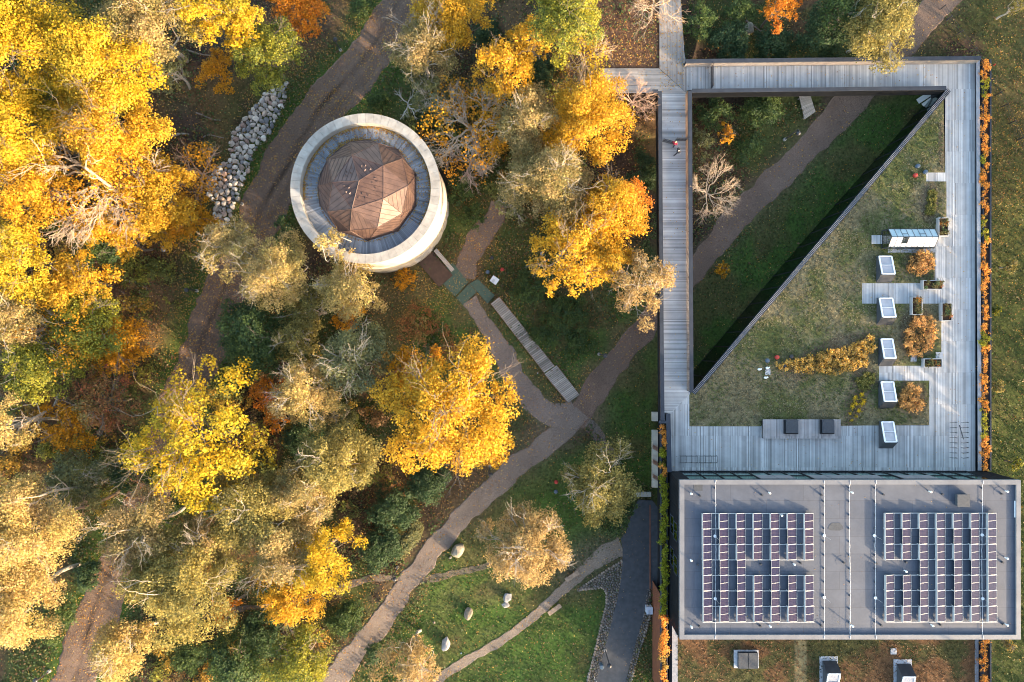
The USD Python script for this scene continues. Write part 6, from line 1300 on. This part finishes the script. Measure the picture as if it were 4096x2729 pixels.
def d_fallen(dx, dy, x, y):
    onA = shapely.contains_xy(pathL[0][0].buffer(2.8), x, y); onp = shapely.contains_xy(pathU, x, y); onl = shapely.contains_xy(lawnU, dx, dy); n = meshkit.fbm(np.c_[x / 3, y / 3, x * 0], 3, 19)
    hollow = np.exp(-(((dx - 430) / 130) ** 2 + ((dy - 640) / 260) ** 2)) + np.exp(-(((dx - 660) / 130) ** 2 + ((dy - 90) / 90) ** 2)) + np.exp(-(((dx - 1440) / 75) ** 2 + ((dy - 110) / 70) ** 2)) + .5 * np.exp(-(((dx - 1080) / 120) ** 2 + ((dy - 640) / 120) ** 2)) + .5 * (dx > 2260) * sm(800, 200, dy)
    return np.clip((np.where(onA, .50, np.where(onp, .14, np.where(onl, .07, .26))) + .7 * hollow) * (.4 + 1.2 * sm(.35, .65, n)), 0, 1)
def d_grass(dx, dy, x, y): return np.where(shapely.contains_xy(pathU, x, y), 0, np.where(shapely.contains_xy(lawnU, dx, dy), .8, .12))
scatter("ground_cover", "low green and brown undergrowth between the trees", "undergrowth", d_cover, .26, [(0.065, 0.10, 0.025), (0.05, 0.085, 0.03), (0.09, 0.11, 0.035), (0.14, 0.115, 0.045), (0.08, 0.12, 0.04), (0.16, 0.10, 0.05)], 70000, 71, .05, .7, .35)
scatter("fallen_leaves", "fallen yellow and brown leaves on the ground", "leaves", d_fallen, .135, [(0.55, 0.30, 0.04), (0.45, 0.22, 0.04), (0.33, 0.15, 0.05), (0.24, 0.12, 0.06), (0.55, 0.38, 0.12), (0.17, 0.09, 0.05), (0.28, 0.17, 0.10)], 105000, 72, .075, .3)
scatter("lawn_grass", "short mown and meadow grass", "grass", d_grass, .17, [(0.055, 0.095, 0.02), (0.075, 0.105, 0.028), (0.10, 0.10, 0.04), (0.045, 0.075, 0.018)], 45000, 73, .04, .8, .06)
rng = np.random.default_rng(79); mb = MB()
woods = [Polygon(p) for p in ([(-40, 180), (300, 250), (470, 560), (430, 720), (360, 880), (300, 1040), (250, 1180), (-40, 1180)], [(480, 760), (620, 700), (880, 760), (860, 1000), (900, 1120), (760, 1180), (560, 1080), (470, 900)], [(380, 1420), (760, 1420), (760, 1600), (330, 1600)], [(930, 260), (1130, 120), (1330, 180), (1400, 330), (1200, 520), (1060, 400)])]
ucol = [((0.40, 0.20, 0.03), (0.30, 0.22, 0.03)), ((0.12, 0.15, 0.04), (0.20, 0.19, 0.05)), ((0.26, 0.13, 0.05), (0.16, 0.12, 0.05)), ((0.30, 0.27, 0.04), (0.14, 0.16, 0.04))]
for w_ in woods:
    x0, y0, x1, y1 = w_.bounds
    for _ in range(int(w_.area / 1500)):
        a, b = rng.uniform(x0, x1), rng.uniform(y0, y1)
        if not w_.contains(shapely.Point(a, b)): continue
        x, y, z = G(a, b); rr_ = rng.uniform(.5, 1.3); c_ = ucol[rng.integers(4)]
        leaves(mb, rng, [(x + rng.normal(0, .7), y + rng.normal(0, .7), z + rng.uniform(.3, 1.6), rr_ * rng.uniform(.6, 1)) for _ in range(3)], .22, 1.1, *c_, per=8)
mb.build("understorey", M_leaf, kind="stuff", label="tangled amber, brown and green understorey beneath the trees", cat="undergrowth")
def roof_scatter(name, label, cat, poly, n, size, cols, seed, tilt, tall, z=DZ):
    rng = np.random.default_rng(seed); x0, y0, x1, y1 = poly.bounds; x = rng.uniform(x0, x1, n * 3); y = rng.uniform(y0, y1, n * 3); k = shapely.contains_xy(poly, x, y); x, y = x[k][:n], y[k][:n]
    p = np.c_[x, y, z + .04 + rng.random(len(x)) * tall]; dn = rng.normal(size=p.shape) * tilt + (0, 0, 1); dn /= np.linalg.norm(dn, axis=1, keepdims=True)
    t = np.cross(dn, rng.normal(size=dn.shape)); t /= np.linalg.norm(t, axis=1, keepdims=True); b = np.cross(dn, t); s = size * rng.uniform(.5, 1.6, len(p))[:, None]
    V = np.stack([p - t * s * .5, p - b * s * .3, p + t * s * .5, p + b * s * .3], 1); cols = np.array(cols); m_ = meshkit.fbm(np.c_[x / 3, y / 3, x * 0], 3, seed)
    c = cols[np.clip((sm(.3, .7, m_) * len(cols) + rng.normal(0, .9, len(p))).astype(int), 0, len(cols) - 1)] * rng.uniform(.7, 1.35, (len(p), 1))
    MB().add(V.reshape(-1, 3), np.arange(len(p))[:, None] * 4 + np.array([[0, 1, 2, 3]]), np.repeat(c, 4, 0)).build(name, M_leaf, kind="stuff", label=label, cat=cat)
roof_scatter("roof_grass", "short olive and straw coloured grass of the triangular planted roof", "grass", bed.buffer(-.1), 26000, .17, [(0.10, 0.13, 0.035), (0.13, 0.14, 0.05), (0.16, 0.14, 0.07), (0.22, 0.19, 0.11)], 81, .8, .07)
roof_scatter("roof_moss", "brown and green moss and sedum of the southern roof", "moss", south.buffer(-.1).difference(sbox(hx0, hy0, hx1, hy1)), 9000, .16, [(0.07, 0.08, 0.025), (0.11, 0.09, 0.035), (0.17, 0.09, 0.045), (0.22, 0.11, 0.05)], 82, .7, .05)
roof_scatter("fallen_leaves", "scattered dry leaves on the timber roof deck and walkways", "leaves", shapely.union_all([deckV, rect(1523, 230, 1580, 940), rect(1640, 152, 2235, 204)]), 420, .11, [(0.42, 0.24, 0.06), (0.25, 0.13, 0.06), (0.48, 0.33, 0.10)], 83, .15, .005)
roof_scatter("fallen_leaves", "a few blown leaves lying on the flat hall roof", "leaves", sbox(hx0 + .6, hy0 + .6, hx1 - .6, hy1 - .6), 130, .11, [(0.35, 0.22, 0.07), (0.2, 0.11, 0.06)], 84, .15, .005, zr - .03)
# fallen leaves lying on tower deck and junction deck
rng = np.random.default_rng(74); mb = MB(); pts = []
for _ in range(2200):
    a = rng.uniform(-.6, 3.3); r_ = 7.25 - abs(rng.normal(0, .18)) if rng.random() < .62 else rng.uniform(5.6, 7.2); pts.append((tx + r_ * math.cos(a), ty + r_ * math.sin(a), DTZ + .02))
for _ in range(420): a = rng.uniform(0, 6.28); r_ = 5.62 + abs(rng.normal(0, .10)); pts.append((tx + .12 + r_ * math.cos(a), ty + r_ * math.sin(a), DTZ + .02))
for _ in range(420): a = rng.normal(1.95, .25); r_ = 5.7 + abs(rng.normal(0, .2)); pts.append((tx + r_ * math.cos(a), ty + r_ * math.sin(a), DTZ + .03))
J1p = [P(rng.uniform(1516, 1572), rng.uniform(-10, 205), DZ) for _ in range(420)] + [P(rng.uniform(1384, 1570), rng.uniform(160, 212), DZ) for _ in range(60)] + [P(rng.uniform(1575, 2160), rng.uniform(152, 204), DZ) for _ in range(60)] + [P(rng.uniform(1523, 1578), rng.uniform(230, 560), DZ) for _ in range(40)]
pts += [(a, b, c + .02) for a, b, c in J1p]
for p in pts:
    a = rng.uniform(0, 6.28); s = rng.uniform(.05, .10); c, d = math.cos(a) * s, math.sin(a) * s; x, y, z = p
    mb.add([(x - c, y - d, z), (x + d * .6, y - c * .6, z + .01), (x + c, y + d, z + .015), (x - d * .6, y + c * .6, z + .008)], [(0, 1, 2, 3)], np.array([(0.46, 0.24, 0.04), (0.24, 0.12, 0.05), (0.5, 0.33, 0.08)][rng.integers(3)]) * rng.uniform(.7, 1.2))
mb.build("fallen_leaves", M_leaf, kind="stuff", label="fallen leaves blown onto the decks of tower and walkways", cat="leaves")
# far wood east of the meadow, which lies outside the picture and throws the evening shade over it
rng = np.random.default_rng(75); wood = MB(); wt = MB()
for k in range(64):
    x, y = 82 + rng.uniform(-4, 16), -135 + k * 3.4 + rng.uniform(-2, 2); h = rng.uniform(15.0, 20.5); z0 = float(Z(x, y)); R = rng.uniform(3.2, 4.8)
    lobes = [(x + R * .55 * math.cos(a), y + R * .55 * math.sin(a), z0 + h * q, R * .55) for a, q in ((0, .45), (1.3, .6), (2.6, .75), (3.9, .5), (5.2, .68), (.7, .88), (3.2, .9))]
    leaves(wood, rng, lobes, .9, 1.2, OLV, GOLD, per=8); wt.tube([(x, y, z0 - .3), (x, y, z0 + h * .7)], [.28, .12], 6, BRK)
t = thing("far_wood", "wood standing beyond the eastern meadow", "wood", kind="stuff"); wood.build("crowns", M_leaf, t, kind="stuff"); wt.build("trunks", M_bark, t, kind="stuff")
